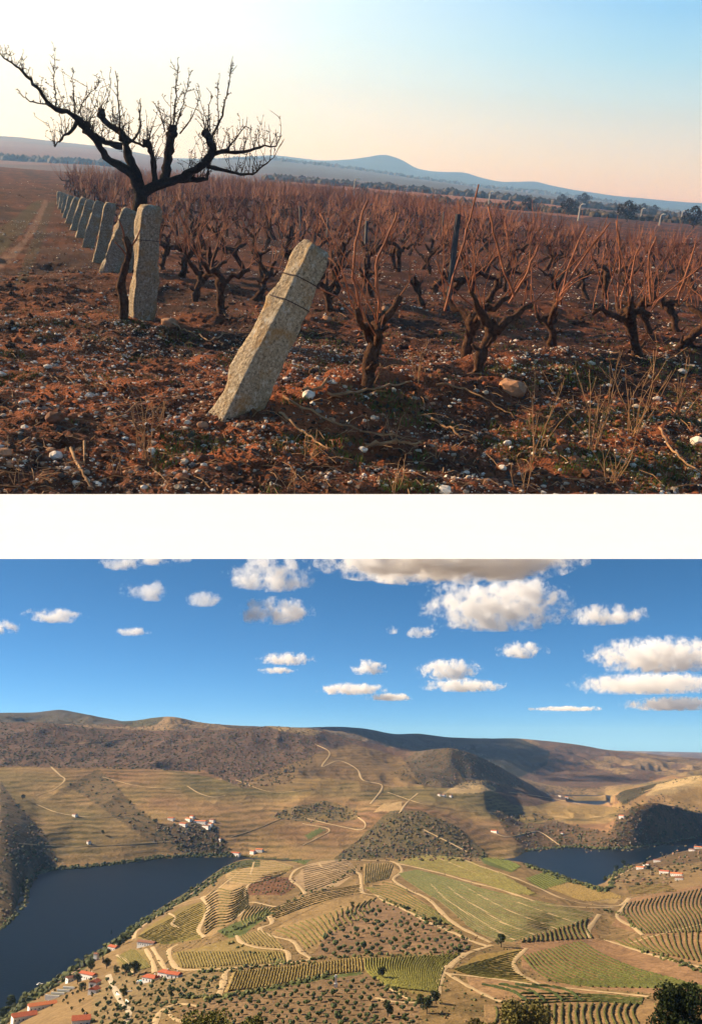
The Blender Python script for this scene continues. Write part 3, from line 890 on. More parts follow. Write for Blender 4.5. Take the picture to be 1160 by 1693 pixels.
def leaf_cloud(centres, radii, n, size, tone, up=0.25):
    """n small leaf faces spread through the shells of the clumps."""
    centres, radii = np.asarray(centres, float), np.asarray(radii, float)
    k = rng.choice(len(centres), n, p=radii ** 2 / (radii ** 2).sum())
    d = rng.normal(size=(n, 3))
    d /= np.linalg.norm(d, axis=1)[:, None]
    r = radii[k] * rng.uniform(0.55, 1.08, n) ** 0.7
    P = centres[k] + d * r[:, None] * np.array([1, 1, 0.85])
    a = rng.normal(size=(n, 3)) + d * 0.3
    a /= np.linalg.norm(a, axis=1)[:, None]
    b = np.cross(a, rng.normal(size=(n, 3)))
    b /= np.linalg.norm(b, axis=1)[:, None]
    s = size * rng.uniform(0.6, 1.4, n)[:, None]
    V = np.stack([P - a * s, P + b * s * 0.6, P + a * s, P - b * s * 0.6], 1)
    m = MB()
    m.add(V.reshape(-1, 3), np.arange(4 * n).reshape(n, 4))
    ct = rng.uniform(0.65, 1.35, (len(centres), 1)) * np.array(tone)
    m.c.append(np.repeat(ct[k] * rng.uniform(0.8, 1.2, (n, 1)), 4, 0))
    return m


def tree_meshes(h, r, nclump, nleaf, size, tone, conical=False):
    tr = MB()
    tr.tube([(0, 0, -0.4), (0.04 * h, 0, h * 0.3), (0, 0.03 * h, h * 0.75)], [0.045 * h, 0.03 * h, 0.01 * h], 6)
    cs, rs = [], []
    for i in range(nclump):
        z = rng.uniform(0.28, 0.92)
        w = (1 - z) * 1.25 if conical else math.sqrt(max(0.05, 1 - ((z - 0.55) / 0.48) ** 2))
        th = rng.uniform(0, 6.28)
        q = math.sqrt(rng.random())
        c = (r * w * q * math.cos(th) * 0.8, r * w * q * math.sin(th) * 0.8, h * z)
        cs.append(c)
        rs.append(r * rng.uniform(0.26, 0.46) * (0.55 if conical else 1))
        if i < 7:
            tr.tube([(0, 0, h * rng.uniform(0.2, 0.45)), (c[0] * 0.5, c[1] * 0.5, (c[2] + h * 0.35) / 2), c], [0.02 * h, 0.012 * h, 0.005 * h], 4)
    return tr.mesh('trunk', M_bark), leaf_cloud(cs, rs, nleaf, size, tone).mesh('crown', M_leaf)


def put_tree(name, meshes, P, s, label, cat, group=None):
    o = link(name, None, Matrix.Translation(P) @ Matrix.Rotation(rng.uniform(0, 6.28), 4, 'Z') @ Matrix.Scale(s, 4), None, label, cat, group)
    link('trunk', meshes[0], parent=o)
    link('crown', meshes[1], parent=o)
    return o


# ---- olive grove: rows of small round trees
olive_small = []
for i in range(7):
    c = blobs(ICO1, rng.normal(0, 0.55, (9, 3)) * np.array([1, 1, 0.5]) + np.array([0, 0, 1.75]), rng.uniform(0.7, 1.1, 9), 0.28, np.array(lin(66, 76, 40)) * rng.uniform(0.75, 1.3, (9, 1)))
    c.tube([(0, 0, -0.5), (0.05, 0, 0.6), (0, 0.1, 1.5)], [0.2, 0.16, 0.1], 5, col=lin(80, 64, 48))
    olive_small.append(c.mesh('olive_tree', M_leaf))


def lattice(poly, u, v, jit, idx=False):
    p = np.array(poly)
    c = p.mean(0)
    I, J = np.meshgrid(np.arange(-60, 61), np.arange(-60, 61))
    q = c + I.reshape(-1, 1) * np.array(u) + J.reshape(-1, 1) * np.array(v)
    q = q + rng.normal(0, jit, q.shape)
    ok = inpoly(q[:, 0], q[:, 1], poly) & (rng.random(len(q)) < 0.93)
    return (q[ok], I.reshape(-1)[ok], J.reshape(-1)[ok]) if idx else q[ok]


groves = [(lattice(O1, (13, 3.4), (-8.2, 6.0), 1.0, True), 'olive tree of the grove between the tracks', 'olive grove between the pale tracks', 1.5),
          (lattice(O2, (15, 1.8), (-6, 8.4), 1.4, True), 'olive tree of the grove along the bottom edge', 'olive grove along the bottom edge', 1.15),
          (lattice(O3, (13, 3.5), (-6.0, 7.5), 1.6, True), 'olive tree of the village garden grove', 'olive trees in the village gardens', 1.15)]
cand = []
for q, lab, grp, sc in groves:
    q, I_, J_ = q
    G = ground(q[:, 0], q[:, 1])
    for n_, g_ in enumerate(G):
        lab_ = nth(int((J_[n_] - J_.min()))) + ' row, ' + nth(int(((J_ == J_[n_]) & (I_ < I_[n_])).sum())) + ' ' + lab
        cand.append((g_, lab_, grp, sc * rng.uniform(0.75, 1.25) * (1.35 if rng.random() < 0.08 else 1)))
cand.sort(key=lambda c: c[0][1] / c[3])
for k, (g_, lab, grp, sc) in enumerate(cand[:300]):
    link('olive_tree', olive_small[k % 7], Matrix.Translation(g_) @ Matrix.Rotation(rng.uniform(0, 6.28), 4, 'Z') @ Matrix.Scale(sc, 4), None, lab, 'olive tree', grp)
rest = cand[300:]
if rest:
    m = blobs(ICO1, [c[0] + np.array([0, 0, 1.8 * c[3]]) for c in rest], np.array([(1.35 * c[3], 1.25 * c[3], 1.15 * c[3]) for c in rest]), 0.3, np.array(lin(66, 76, 40)) * rng.uniform(0.75, 1.3, (len(rest), 1)))
    link('olive_trees', m.mesh('olive_trees', M_leaf), kind='stuff', label='farther olive trees of the grove rows', cat='olive trees')

# small vines and bushes of the dark patch, verges and hedges
def scatter_px(poly, n):
    p = np.array(poly)
    q = rng.uniform(p.min(0), p.max(0), (n, 2))
    return q[inpoly(q[:, 0], q[:, 1], poly)]


def bush_stuff(name, pts, sizes, tones, label, cat):
    G = ground(pts[:, 0], pts[:, 1])
    s = sizes * rng.uniform(0.6, 1.4, len(G))
    G[:, 2] += 0.35 * s
    T = np.array([tones[k] for k in rng.integers(0, len(tones), len(G))]) * rng.uniform(0.7, 1.3, (len(G), 1))
    m = blobs(ICO1, G, np.stack([s, s * 0.9, s * 0.8], 1), 0.32, T)
    return link(name, m.mesh(name, M_leaf), kind='stuff', label=label, cat=cat)


DG, MG, OG, BR = lin(66, 72, 40), lin(86, 90, 48), lin(104, 100, 56), lin(108, 86, 58)
bush_stuff('bushes', lattice([(410, 1478), (414, 1462), (440, 1449), (486, 1453), (490, 1466), (470, 1480)], (6, 0.6), (-1.6, 3.6), 0.6), 1.7, [DG, MG, BR], 'rows of low bushes on the dark red patch', 'bushes')
line_pts = []
for pl, dn in [([(500, 1478), (540, 1470), (580, 1440), (592, 1432)], 40), ([(370, 1545), (410, 1530), (450, 1506)], 30), ([(330, 1608), (400, 1602), (520, 1590)], 60), ([(560, 1500), (600, 1512), (640, 1500)], 12),
               ([(300, 1650), (360, 1650), (450, 1634), (545, 1612)], 90), ([(630, 1625), (690, 1660), (720, 1650)], 26), ([(1000, 1505), (1030, 1512), (1055, 1540)], 40), ([(1060, 1572), (1160, 1605)], 40), ([(520, 1585), (600, 1580), (700, 1580), (770, 1572)], 50),
               ([(440, 1520), (470, 1500), (500, 1480)], 22), ([(640, 1490), (720, 1525), (775, 1552)], 40), ([(380, 1560), (420, 1580), (480, 1592)], 18)]:
    q = resample(pl, dn)
    line_pts.append(q + rng.normal(0, 2.0, q.shape))
bush_stuff('verge_bushes', np.vstack(line_pts), 2.0, [DG, MG, MG, OG], 'green bushes growing along the tracks and verges', 'bushes')
q = scatter_px([(230, 1560), (345, 1485), (400, 1425), (700, 1415), (860, 1425), (1040, 1480), (1180, 1470), (1180, 1690), (250, 1690)], 2600)
ok = np.ones(len(q), bool)
for f_ in FIELDS:
    ok &= ~inpoly(q[:, 0], q[:, 1], f_[1])
for o_ in (O1, O2):
    ok &= ~inpoly(q[:, 0], q[:, 1], o_)
bush_stuff('scattered_bushes', q[ok][:700], 1.0, [DG, MG, OG, BR], 'low scattered bushes on the bare soil between the fields', 'bushes')
# bank shrubs
sh = []
q = resample(shore_near[2:], 420)
sh.append(q + np.c_[rng.normal(3, 4, 420), rng.uniform(0.5, 9, 420)])
q = resample(far_shore[1:], 420)
sh.append(q + np.c_[rng.normal(0, 3, 420), -rng.uniform(0.5, 6, 420)])
q = resample([(868, 1410), (900, 1406), (950, 1402), (1000, 1406), (1050, 1404), (1100, 1396), (1160, 1386)], 240)
sh.append(q - np.c_[np.zeros(240), rng.uniform(0.5, 4, 240)])
q = resample([(870, 1428), (900, 1439), (950, 1456), (1000, 1471), (1012, 1462), (1012, 1446), (1040, 1430)], 260)
sh.append(q + np.c_[rng.normal(0, 3, 260), rng.uniform(0.5, 5, 260)])
bush_stuff('bank_shrubs', np.vstack(sh), 3.6, [DG, DG, MG, BANK], 'dense green shrubs lining the river banks', 'shrubs')
# scrub on the hillsides
sp_ = []
for (poly, c, a, b), n in zip(scrub_polys, [0, 5200, 600, 300, 420, 350, 1000, 900, 1600, 300, 300, 500]):
    if n:
        sp_.append(scatter_px([(min(max(x, -60), 1220), y) for x, y in poly], n))
bush_stuff('hillside_scrub', np.vstack(sp_), 3.3, [DG, lin(84, 80, 52), lin(104, 90, 62), lin(116, 92, 72)], 'dark scrub and scattered bushes on the dry hillsides', 'scrub')

# ---- single trees
TA = [tree_meshes(8, 3.6, 16, 1500, 0.34, lin(56, 66, 32)) for _ in range(2)]
TB = [tree_meshes(8, 3.2, 14, 1300, 0.34, lin(74, 82, 38)) for _ in range(2)]
TC = [tree_meshes(11, 1.7, 16, 1300, 0.32, lin(40, 50, 30), True)]
trees = [(828, 1566, 1.55, TA, 'broad dark green lone tree beside the forked track', None), (204, 1562, 1.7, TB, 'large bright green tree behind the red roofed riverside house', None), (196, 1566, 1.2, TA, 'dark tree beside the red roofed riverside house', None),
         (138, 1600, 1.3, TC, 'tall dark cypress on the river bank above the village', None), (132, 1606, 1.1, TC, 'shorter dark cypress on the river bank', None), (170, 1592, 1.1, TC, 'dark cypress beside the white chapel', None), (184, 1548, 1.0, TC, 'thin cypress at the water edge', None),
         (222, 1614, 1.8, TA, 'dense dark tree behind the white villa', None), (208, 1614, 1.5, TA, 'dense tree left of the white villa', None), (192, 1612, 1.2, TB, 'light green tree at the top of the paved lane', None), (176, 1602, 1.5, TA, 'dark tree below the chapel', None), (150, 1606, 1.6, TB, 'green tree above the long village house', None),
         (128, 1628, 1.4, TA, 'dark tree in the village courtyard', None), (136, 1640, 1.1, TA, 'small dark tree in the village courtyard', None), (18, 1668, 1.9, TB, 'green tree at the far left river edge', None), (6, 1686, 1.6, TA, 'dark tree at the left bottom corner', None),
         (632, 1618, 1.2, TA, 'round tree at the top of the bottom grove', None), (640, 1672, 0.0, TA, '', None), (768, 1700, 0, TA, '', None), (588, 1698, 0, TA, '', None), (695, 1664, 1.1, TB, 'bushy tree under the bright field', None), (720, 1660, 1.2, TA, 'dark bushy tree at the lower fork', None),
         (705, 1676, 1.3, TA, 'dark tree below the lower fork', None), (640, 1682, 1.3, TA, 'dark round tree low in the bottom grove', None), (598, 1440, 1.0, TB, 'small tree on the hilltop ring', None), (585, 1446, 0.9, TB, 'small leafy tree beside the hilltop ring', None), (582, 1500, 1.0, TB, 'lone tree on the angled terraces', None),
         (352, 1408, 2.2, TA, 'broad green tree at the far end of the river reach', None), (364, 1410, 1.7, TB, 'green tree beside the white shore house', None), (226, 1622, 0.9, TB, '', None), (282, 1650, 1.2, TB, 'light green tree in the garden grove', None), (205, 1650, 1.1, TB, 'bushy tree beside the paved lane', None),
         (55, 1414, 2.0, TA, 'dark oak on the scrubby left bank', None), (45, 1420, 2.3, TA, 'large dark oak above the left shore', None), (70, 1405, 1.8, TA, 'dark oak higher on the left bank', None), (38, 1322, 1.8, TA, 'dark tree on the left terraces', None),
         (170, 1380, 1.5, TA, 'dark tree beside the small white box on the terraces', None), (258, 1362, 1.8, TB, 'tree at the left end of the hillside hamlet', None), (215, 1330, 1.5, TB, 'tree in the scrubby gully', None), (1066, 1432, 1.5, TA, 'dark tree between the right bank houses', None), (1072, 1440, 1.5, TA, 'dark tree below the right bank houses', None),
         (1018, 1440, 1.7, TA, 'tree on the tip of the right bank', None), (1030, 1432, 1.8, TA, 'dark clumped tree on the right shore', None), (1000, 1458, 1.6, TB, 'tree at the end of the promontory', None)]
for px, py, s, kind, lab, grp in trees:
    if s and lab:
        put_tree('cypress_tree' if kind is TC else 'tree', kind[len(lab) % len(kind)], ground(px, py)[0], s, lab, 'tree', grp)
vt = scatter_px([(100, 1625), (140, 1600), (200, 1600), (300, 1625), (330, 1650), (200, 1693), (20, 1693), (60, 1650)], 120)
vt = vt[:56][np.argsort(vt[:56, 0])]
G = ground(vt[:, 0], vt[:, 1])
for k, g_ in enumerate(G[:56]):
    put_tree('tree', (TA if k % 3 else TB)[k % 2], g_, rng.uniform(0.3, 0.55), nth(k) + ' small garden tree from the left among the village houses', 'tree', 'small trees in the village gardens')

# near shrubs that reach into the bottom of the view
def near_plant(name, px, py_top, dist, h, r, ncl, nleaf, size, tone, label, cat):
    a, e = conv(px, py_top)
    x, y = float(a) * dist, dist
    z = float(zl(x, y))
    hh = float(e) * dist - z
    me_ = tree_meshes(hh, r, ncl, nleaf, size, tone)
    return put_tree(name, me_, (x, y, z), 1.0, label, cat)


near_plant('pine_tree', 1124, 1632, 190, 0, 6.4, 34, 9000, 0.30, lin(36, 50, 24), 'large dark green pine crown in the bottom right corner', 'tree')
near_plant('shrub', 868, 1660, 175, 0, 4.8, 26, 5200, 0.24, lin(104, 104, 62), 'grey green leafy shrub at the bottom edge beside the hedge rows', 'shrub')
near_plant('shrub', 800, 1686, 175, 0, 3.4, 16, 2600, 0.24, lin(100, 98, 56), 'low grey green shrub left of the larger bottom shrub', 'shrub')
near_plant('shrub', 345, 1682, 175, 0, 5.6, 26, 5000, 0.24, lin(100, 104, 54), 'olive green shrub at the bottom edge below the grove', 'shrub')
near_plant('shrub', 420, 1684, 180, 0, 3.2, 14, 2400, 0.24, lin(92, 98, 50), 'small olive shrub right of the bottom shrub', 'shrub')

# ---- houses
M_white = mottled('lime_wash', lin(222, 219, 210), lin(240, 236, 228), 0.6, 0.9)
M_roofs = {'red': mottled('red_tiles', lin(150, 74, 50), lin(184, 104, 72), 1.2, 0.9, 0.4, 0.1), 'orange': mottled('orange_tiles', lin(186, 104, 64), lin(206, 128, 84), 1.2, 0.9, 0.4, 0.1), 'brown': mottled('brown_tiles', lin(112, 76, 60), lin(146, 100, 78), 1.2, 0.9, 0.4, 0.1)}
M_stone = mottled('granite_wall', lin(120, 104, 86), lin(160, 142, 118), 0.8, 0.95)
M_glass = NT('window_glass').done((0.03, 0.035, 0.04), None, 0.15, 0.5)
M_wood = mottled('painted_wood', lin(84, 58, 40), lin(110, 80, 56), 2.0, 0.8)


def house(px, py, wpx, dm, hm, yaw, roof, label, wall=None, hip=0.0, chim=True, pitch=0.32, name='house', cat='house'):
    P = ground(px, py)[0]
    w = wpx * P[1] / FPX
    o = link(name, None, Matrix.Translation(P) @ Matrix.Rotation(math.radians(yaw), 4, 'Z'), None, label, cat)
    m = MB()
    m.box(0, 0, -4, w, dm, hm)
    rise = dm * 0.5 * pitch * 1.3
    if hip == 0:
        m.add([(-w / 2, -dm / 2, hm), (-w / 2, dm / 2, hm), (-w / 2, 0, hm + rise - 0.05), (w / 2, -dm / 2, hm), (w / 2, dm / 2, hm), (w / 2, 0, hm + rise - 0.05)], [(0, 1, 2), (3, 5, 4)])
    link('wall', m.mesh('wall', wall or M_white), parent=o)
    ov, e0 = 0.5, hm + 0.02
    r0 = e0 + rise + 0.15
    hx = w / 2 + ov - hip * dm / 2
    V = [(-w / 2 - ov, -dm / 2 - ov, e0 - 0.15), (w / 2 + ov, -dm / 2 - ov, e0 - 0.15), (w / 2 + ov, dm / 2 + ov, e0 - 0.15), (-w / 2 - ov, dm / 2 + ov, e0 - 0.15), (-hx, 0, r0), (hx, 0, r0)]
    V += [(a_, b_, c_ + 0.28) for a_, b_, c_ in V]
    m = MB()
    m.add(V, [(6, 7, 11, 10), (8, 9, 10, 11), (7, 8, 11), (9, 6, 10), (0, 4, 5, 1), (2, 5, 4, 3), (1, 5, 2), (3, 4, 0), (0, 1, 7, 6), (2, 3, 9, 8), (1, 2, 8, 7), (3, 0, 6, 9)])
    rf = link('roof', m.mesh('roof', M_roofs[roof]), parent=o)
    if chim and wpx > 8:
        m = MB()
        m.box(w * 0.22, dm * 0.1, e0, 0.9, 0.9, r0 + 1.1)
        link('chimney', m.mesh('chimney', M_white), parent=rf)
    n = int(np.clip(w / 3.6, 2, 7))
    for i in range(n):
        x = (i + 0.5) / n * w - w / 2
        m = MB()
        if i == n // 2:
            m.box(x, -dm / 2 - 0.04, 0.0, 1.2, 0.12, 2.3)
            link('door', m.mesh('door', M_wood), parent=o)
        else:
            m.box(x, -dm / 2 - 0.04, 1.0, 1.1, 0.12, 2.3)
            link('window', m.mesh('window', M_glass), parent=o)
    m = MB()
    m.box(-w / 2 - 0.04, 0, 1.1, 0.12, 1.1, 2.4)
    link('window', m.mesh('window', M_glass), parent=o)
    return o


house(243, 1563, 30, 8, 4.2, -24, 'brown', 'long low white farm building with brown roof above the tracks')
house(188, 1570, 16, 9, 4.0, -35, 'red', 'red roofed house standing close to the river bank')
house(159, 1588, 6, 5, 8.5, -20, 'brown', 'small tall white chapel among cypresses', chim=False)
house(146, 1618, 30, 8, 5.5, -34, 'red', 'long white village house with red roof')
house(120, 1622, 18, 8, 4.5, 38, 'brown', 'brown roofed barn at the left end of the village')
house(157, 1630, 13, 9, 4.5, 72, 'red', 'red roofed house end on beside the lane')
house(156, 1642, 13, 9, 4.2, 72, 'red', 'lower red roofed house beside the lane')
house(70, 1668, 40, 9, 4.5, 30, 'orange', 'long orange roofed warehouse on the river bank')
house(40, 1686, 34, 12, 4.5, 30, 'red', 'red roofed warehouse at the left bottom edge')
house(134, 1694, 26, 11, 4.5, 16, 'red', 'red roofed house at the bottom edge below the village')
house(250, 1622, 24, 9, 3.8, -30, 'red', 'white villa with small roof beside the blue pool', hip=0.6)
house(273, 1615, 18, 9, 4.6, -30, 'red', 'red hip roofed house right of the villa', hip=0.7)
house(288, 1616, 22, 8, 3.4, -25, 'red', 'long low red roofed outbuilding right of the villa')
for px, py, w, rf, lab in [(283, 1356, 11, 'red', 'leftmost white house of the hillside hamlet'), (303, 1365, 14, 'red', 'lower white house of the hillside hamlet'), (312, 1357, 13, 'orange', 'orange roofed house of the hillside hamlet'), (331, 1361, 22, 'orange', 'largest red roofed house of the hillside hamlet'),
                           (346, 1365, 12, 'orange', 'orange roofed house at the right of the hamlet'), (341, 1369, 15, 'brown', 'lowest long white house of the hamlet'), (351, 1359, 9, 'brown', 'rightmost white house of the hillside hamlet'), (318, 1353, 8, 'red', 'highest small house of the hillside hamlet'),
                           (390, 1414, 16, 'red', 'white house on the shore at the end of the river reach'), (418, 1411, 9, 'red', 'small white house right of the shore house'), (429, 1408, 12, 'orange', 'orange roofed house right of the river reach'),
                           (726, 1316, 5, 'brown', 'leftmost tiny white house below the pale ploughed field'), (733, 1317, 6, 'brown', 'middle tiny white house below the pale ploughed field'), (745, 1318, 4, 'brown', 'rightmost tiny white house below the pale ploughed field'),
                           (817, 1377, 11, 'red', 'red roofed house on the slope left of the right river arm'), (1027, 1352, 8, 'orange', 'lone house high on the wooded right hill'), (929, 1380, 4, 'brown', 'tiny white hut above the right river arm'),
                           (925, 1317, 5, 'brown', 'left tiny house at the distant river bend'), (936, 1319, 5, 'orange', 'right tiny house at the distant river bend'), (147, 1395, 5, 'brown', 'tiny white hut on the left terraces above the river'), (124, 1350, 9, 'brown', 'long tiny white shed in the middle of the left terraces'),
                           (365, 1390, 4, 'brown', 'tiny white tower above the shore house')]:
    house(px, py, w, 9, 6.0, rng.uniform(-48, -24), rf, lab, chim=False)
for px, py, w, rf, lab, yw in [(1058, 1437, 12, 'orange', 'orange roofed house lowest on the right river bank', -20), (1068, 1431, 10, 'brown', 'white house behind the orange roofed one on the right bank', -25), (1086, 1425, 11, 'brown', 'pale house beside the right shore', -15),
                               (1098, 1444, 15, 'red', 'red roofed house in the middle of the right bank', -22), (1118, 1448, 18, 'orange', 'long orange roofed house on the right bank', -18), (1122, 1455, 12, 'brown', 'white fronted house below the long orange roofed one', -10),
                               (1143, 1407, 9, 'brown', 'white house near the right edge above the river', -20), (1154, 1403, 13, 'orange', 'white house with orange roof at the right edge', -10)]:
    house(px, py, w, 8, 4.6, yw - 18, rf, lab, chim=False)

# white stepped garden walls of the riverside estate
G = ground(97, 1647)[0]
o = link('stepped_garden', None, Matrix.Translation(G) @ Matrix.Rotation(math.radians(-14), 4, 'Z'), None, 'stepped white garden terraces above the warehouse', 'garden terrace')
for k in range(4):
    m = MB()
    m.box(-4 + k * 3.0, k * 6.0 - 6, -3, 17 - k, 1.0, 2.2 + k * 1.6)
    link('wall', m.mesh('wall', M_white), parent=o)
    m = MB()
    m.box(-4 + k * 3.0, k * 6.0 - 3, -3, 16.6 - k, 4.9, 1.6 + k * 1.6)
    link('planting_bed', m.mesh('planting_bed', mottled('bed_soil', lin(110, 96, 58), lin(92, 92, 48), 0.8)), parent=o)
# pool
G = ground(237, 1623)[0]
o = link('swimming_pool', None, Matrix.Translation(G) @ Matrix.Rotation(math.radians(-12), 4, 'Z'), None, 'small pale blue swimming pool beside the white villa', 'pool')
m = MB()
m.box(0, 0, -2, 12, 7, 0.9)
link('pool_deck', m.mesh('pool_deck', M_white), parent=o)
m = MB()
m.box(0, 0, 0.5, 9.5, 4.6, 0.93)
link('water', m.mesh('water', NT('pool_water').done(lin(110, 190, 205), None, 0.1, 0.5)), parent=o)
# white way-mark on the vineyard knoll
G = ground(555, 1632)[0]
o = link('white_marker', None, Matrix.Translation(G), None, 'slim white stepped marker standing above the bottom grove', 'marker')
for nm, args in (('base', (0, 0, -1, 3.2, 3.2, 3.0, 0.9)), ('shaft', (0, 0, 3.0, 2.0, 2.0, 8.0, 0.7)), ('head', (0.0, 0, 8.0, 2.4, 2.4, 9.6, 0.6))):
    m = MB()
    m.box(*args)
    link(nm, m.mesh(nm, M_white), parent=o)
# walls along the paved lane, a moored boat
for px, py, L, yw, lab in [(196, 1646, 14, -60, 'short white wall beside the paved lane'), (211, 1657, 10, -60, 'white wall lower on the paved lane'), (213, 1640, 7, 0, 'small white garden wall in the olive gardens')]:
    G = ground(px, py)[0]
    m = MB()
    m.box(0, 0, -1, L, 0.6, 1.4)
    link('garden_wall', m.mesh('garden_wall', M_white), Matrix.Translation(G) @ Matrix.Rotation(math.radians(yw), 4, 'Z'), None, lab, 'wall')
d = ray(66, 1628)
P = d * (RIVER / d[2])
o = link('boat', None, Matrix.Translation(P) @ Matrix.Rotation(0.6, 4, 'Z'), None, 'small white boat moored by the left river bank', 'boat')
m = MB()
V = []
for z, s in ((-0.3, 0.7), (0.9, 1.0)):
    V += [(-4.5 * s, -1.3 * s, z), (1.5 * s, -1.4 * s, z), (4.8 * s, 0, z + 0.2), (1.5 * s, 1.4 * s, z), (-4.5 * s, 1.3 * s, z)]
m.add(V, [(0, 1, 6, 5), (1, 2, 7, 6), (2, 3, 8, 7), (3, 4, 9, 8), (4, 0, 5, 9), (5, 6, 7, 8, 9)])
link('hull', m.mesh('hull', M_white), parent=o)
m = MB()
m.box(-0.8, 0, 0.9, 3.0, 1.8, 2.3, 0.85)
link('cabin', m.mesh('cabin', M_white), parent=o)

# ---- clouds: bodies of scattering vapour
def cloud_material(name, dens, thr):
    t = NT(name)
    t.t.nodes.remove(t.b)
    tc = t.n('ShaderNodeTexCoord')
    pos = t.n('ShaderNodeNewGeometry').outputs['Position']
    ln = t.n('ShaderNodeVectorMath', operation='LENGTH')
    t.l(tc.outputs['Object'], ln.inputs[0])
    big = t.noise(pos, 0.0066, 11, 0.72)
    d = t.math('SUBTRACT', t.math('ADD', t.math('MULTIPLY', big, 6.5), -3.25 + thr), t.math('MULTIPLY', t.math('POWER', ln.outputs['Value'], 2.0), 1.15))
    d = t.math('MULTIPLY', t.math('MULTIPLY', d, 2.4, True), dens)
    v = t.n('ShaderNodeVolumePrincipled')
    v.inputs['Color'].default_value = (0.90, 0.95, 1.0, 1)
    v.inputs['Absorption Color'].default_value = (1, 1, 1, 1)
    v.inputs['Anisotropy'].default_value = 0.0
    t.l(d, v.inputs['Density'])
    t.l(v.outputs[0], t.out.inputs['Volume'])
    t.m.cycles.volume_step_rate = 1.0
    return t.m


M_cloud = cloud_material('cloud_vapour', 0.013, 0.36)
M_cloudd = cloud_material('dark_cloud_vapour', 0.02, 0.75)
CLOUDS = [(88, 1019, 110, 30, 0, 'flat white cloud at the left of the blue sky'), (2, 1040, 70, 36, 0, 'white cloud cut by the left edge of the valley sky'), (237, 978, 84, 46, 0, 'small puffy cloud below the white wall at the left'), (218, 1045, 66, 18, 0, 'thin small cloud low at the left'),
          (334, 991, 78, 32, 0, 'ragged small cloud left of the double cloud'), (446, 950, 168, 78, 0, 'upper puffy cloud of the pair left of centre'), (456, 1013, 140, 56, 0, 'lower puffy cloud of the pair left of centre'), (472, 1090, 104, 28, 0, 'flat cloud over the middle hills'), (460, 1109, 66, 14, 0, 'thin streak under the flat middle cloud'),
          (608, 1105, 70, 32, 0, 'small round cloud in the centre'), (582, 1140, 124, 24, 0, 'long flat cloud in the centre'), (645, 1153, 90, 16, 0, 'thin cloud low in the centre'), (820, 1005, 270, 105, 0, 'largest bright white cloud right of centre'), (1002, 1018, 150, 42, 0, 'tapering cloud right of the largest cloud'),
          (745, 928, 460, 66, 1, 'wide dark grey cloud under the white wall'), (860, 1077, 92, 34, 0, 'small leaning cloud below the largest cloud'), (742, 1108, 112, 44, 0, 'puffy cloud right of centre, upper of two'), (766, 1134, 140, 28, 0, 'flat cloud right of centre, lower of two'),
          (1090, 1086, 250, 72, 0, 'tall bright cloud bank at the right edge'), (1075, 1132, 270, 42, 0, 'long middle cloud of the right bank'), (1115, 1165, 180, 28, 0, 'lowest cloud of the right bank'), (935, 1172, 140, 10, 0, 'thin flat streak low at the right'), (646, 1042, 30, 18, 0, 'tiny cloud left of the largest cloud'),
          (698, 1046, 60, 26, 0, 'wispy cloud at the foot of the largest cloud'), (200, 932, 90, 30, 0, 'cloud under the white wall at the left'), (262, 926, 110, 22, 0, 'second cloud under the white wall at the left'), (870, 978, 130, 60, 0, 'upper right lobe of the largest cloud')]
cv, cf = ico(3)
CD = {}
for k, (px, py, w, h, dk, lab) in enumerate(CLOUDS):
    a, e = conv(px, py)
    Y = float(np.clip(1250 / e, 5000, 17000))
    if dk:
        Y = 5200
    elif lab.startswith(('small puffy cloud below', 'ragged small')):
        Y = 5400
    elif lab.startswith('upper right lobe'):
        Y = 7600
    P = np.array([float(a) * Y, Y, float(e) * Y])
    nn = cv / np.linalg.norm(cv, axis=1)[:, None]
    lump = 1 + 0.16 * fbm(nn[:, 0] * 2 + k * 3, nn[:, 2] * 2 + nn[:, 1] * 2, 3, k)
    V = nn * lump[:, None]
    V[:, 2] = np.where(V[:, 2] < -0.55, -0.55 + (V[:, 2] + 0.55) * 0.25, V[:, 2])
    m = MB()
    m.add(V, cf)
    sx, sz = w / 2 * Y / FPX * 1.06, h / 2 * Y / FPX * 1.05
    sy = max(sx * 0.7, sz)
    link('cloud', m.mesh('cloud', M_cloudd if dk else M_cloud), Matrix.Translation(P) @ Matrix.Diagonal((sx, sy, sz, 1)), None, lab, 'cloud', 'clouds over the valley')

# the broad cloud whose shadow lies on the far ridge (it floats behind the white wall)
m = MB()
nn = cv / np.linalg.norm(cv, axis=1)[:, None]
m.add(nn * (1 + 0.12 * fbm(nn[:, 0] * 2, nn[:, 1] * 2 + nn[:, 2], 3, 5))[:, None], cf)
link('cloud', m.mesh('cloud', M_cloudd), Matrix.Translation(np.array([0.08 * 7700, 7700, 10]) + SUN * 4250) @ Matrix.Diagonal((1050, 1250, 250, 1)), None, 'broad cloud behind the white wall shading the far ridge', 'cloud', 'clouds over the valley')
# thin air of the valley
t = NT('valley_haze')
t.t.nodes.remove(t.b)
vp = t.n('ShaderNodeVolumePrincipled')
vp.inputs['Color'].default_value = (0.30, 0.55, 1.0, 1)
vp.inputs['Absorption Color'].default_value = (1, 1, 1, 1)
vp.inputs['Density'].default_value = 0.000022
t.l(vp.outputs[0], t.out.inputs['Volume'])
m = MB()
m.box(0, 12900, -340, 32000, 26800, 430)
link('haze', m.mesh('haze', t.m), kind='stuff', label='thin blue air over the valley')

# =================================================================== THE VINEYARD TERRACE (upper place)
def uplane(px, py):
    d = uray(px, py)
    return (d * (-EYE / d[..., 2])[..., None] + np.array([0, 0, EYE]))


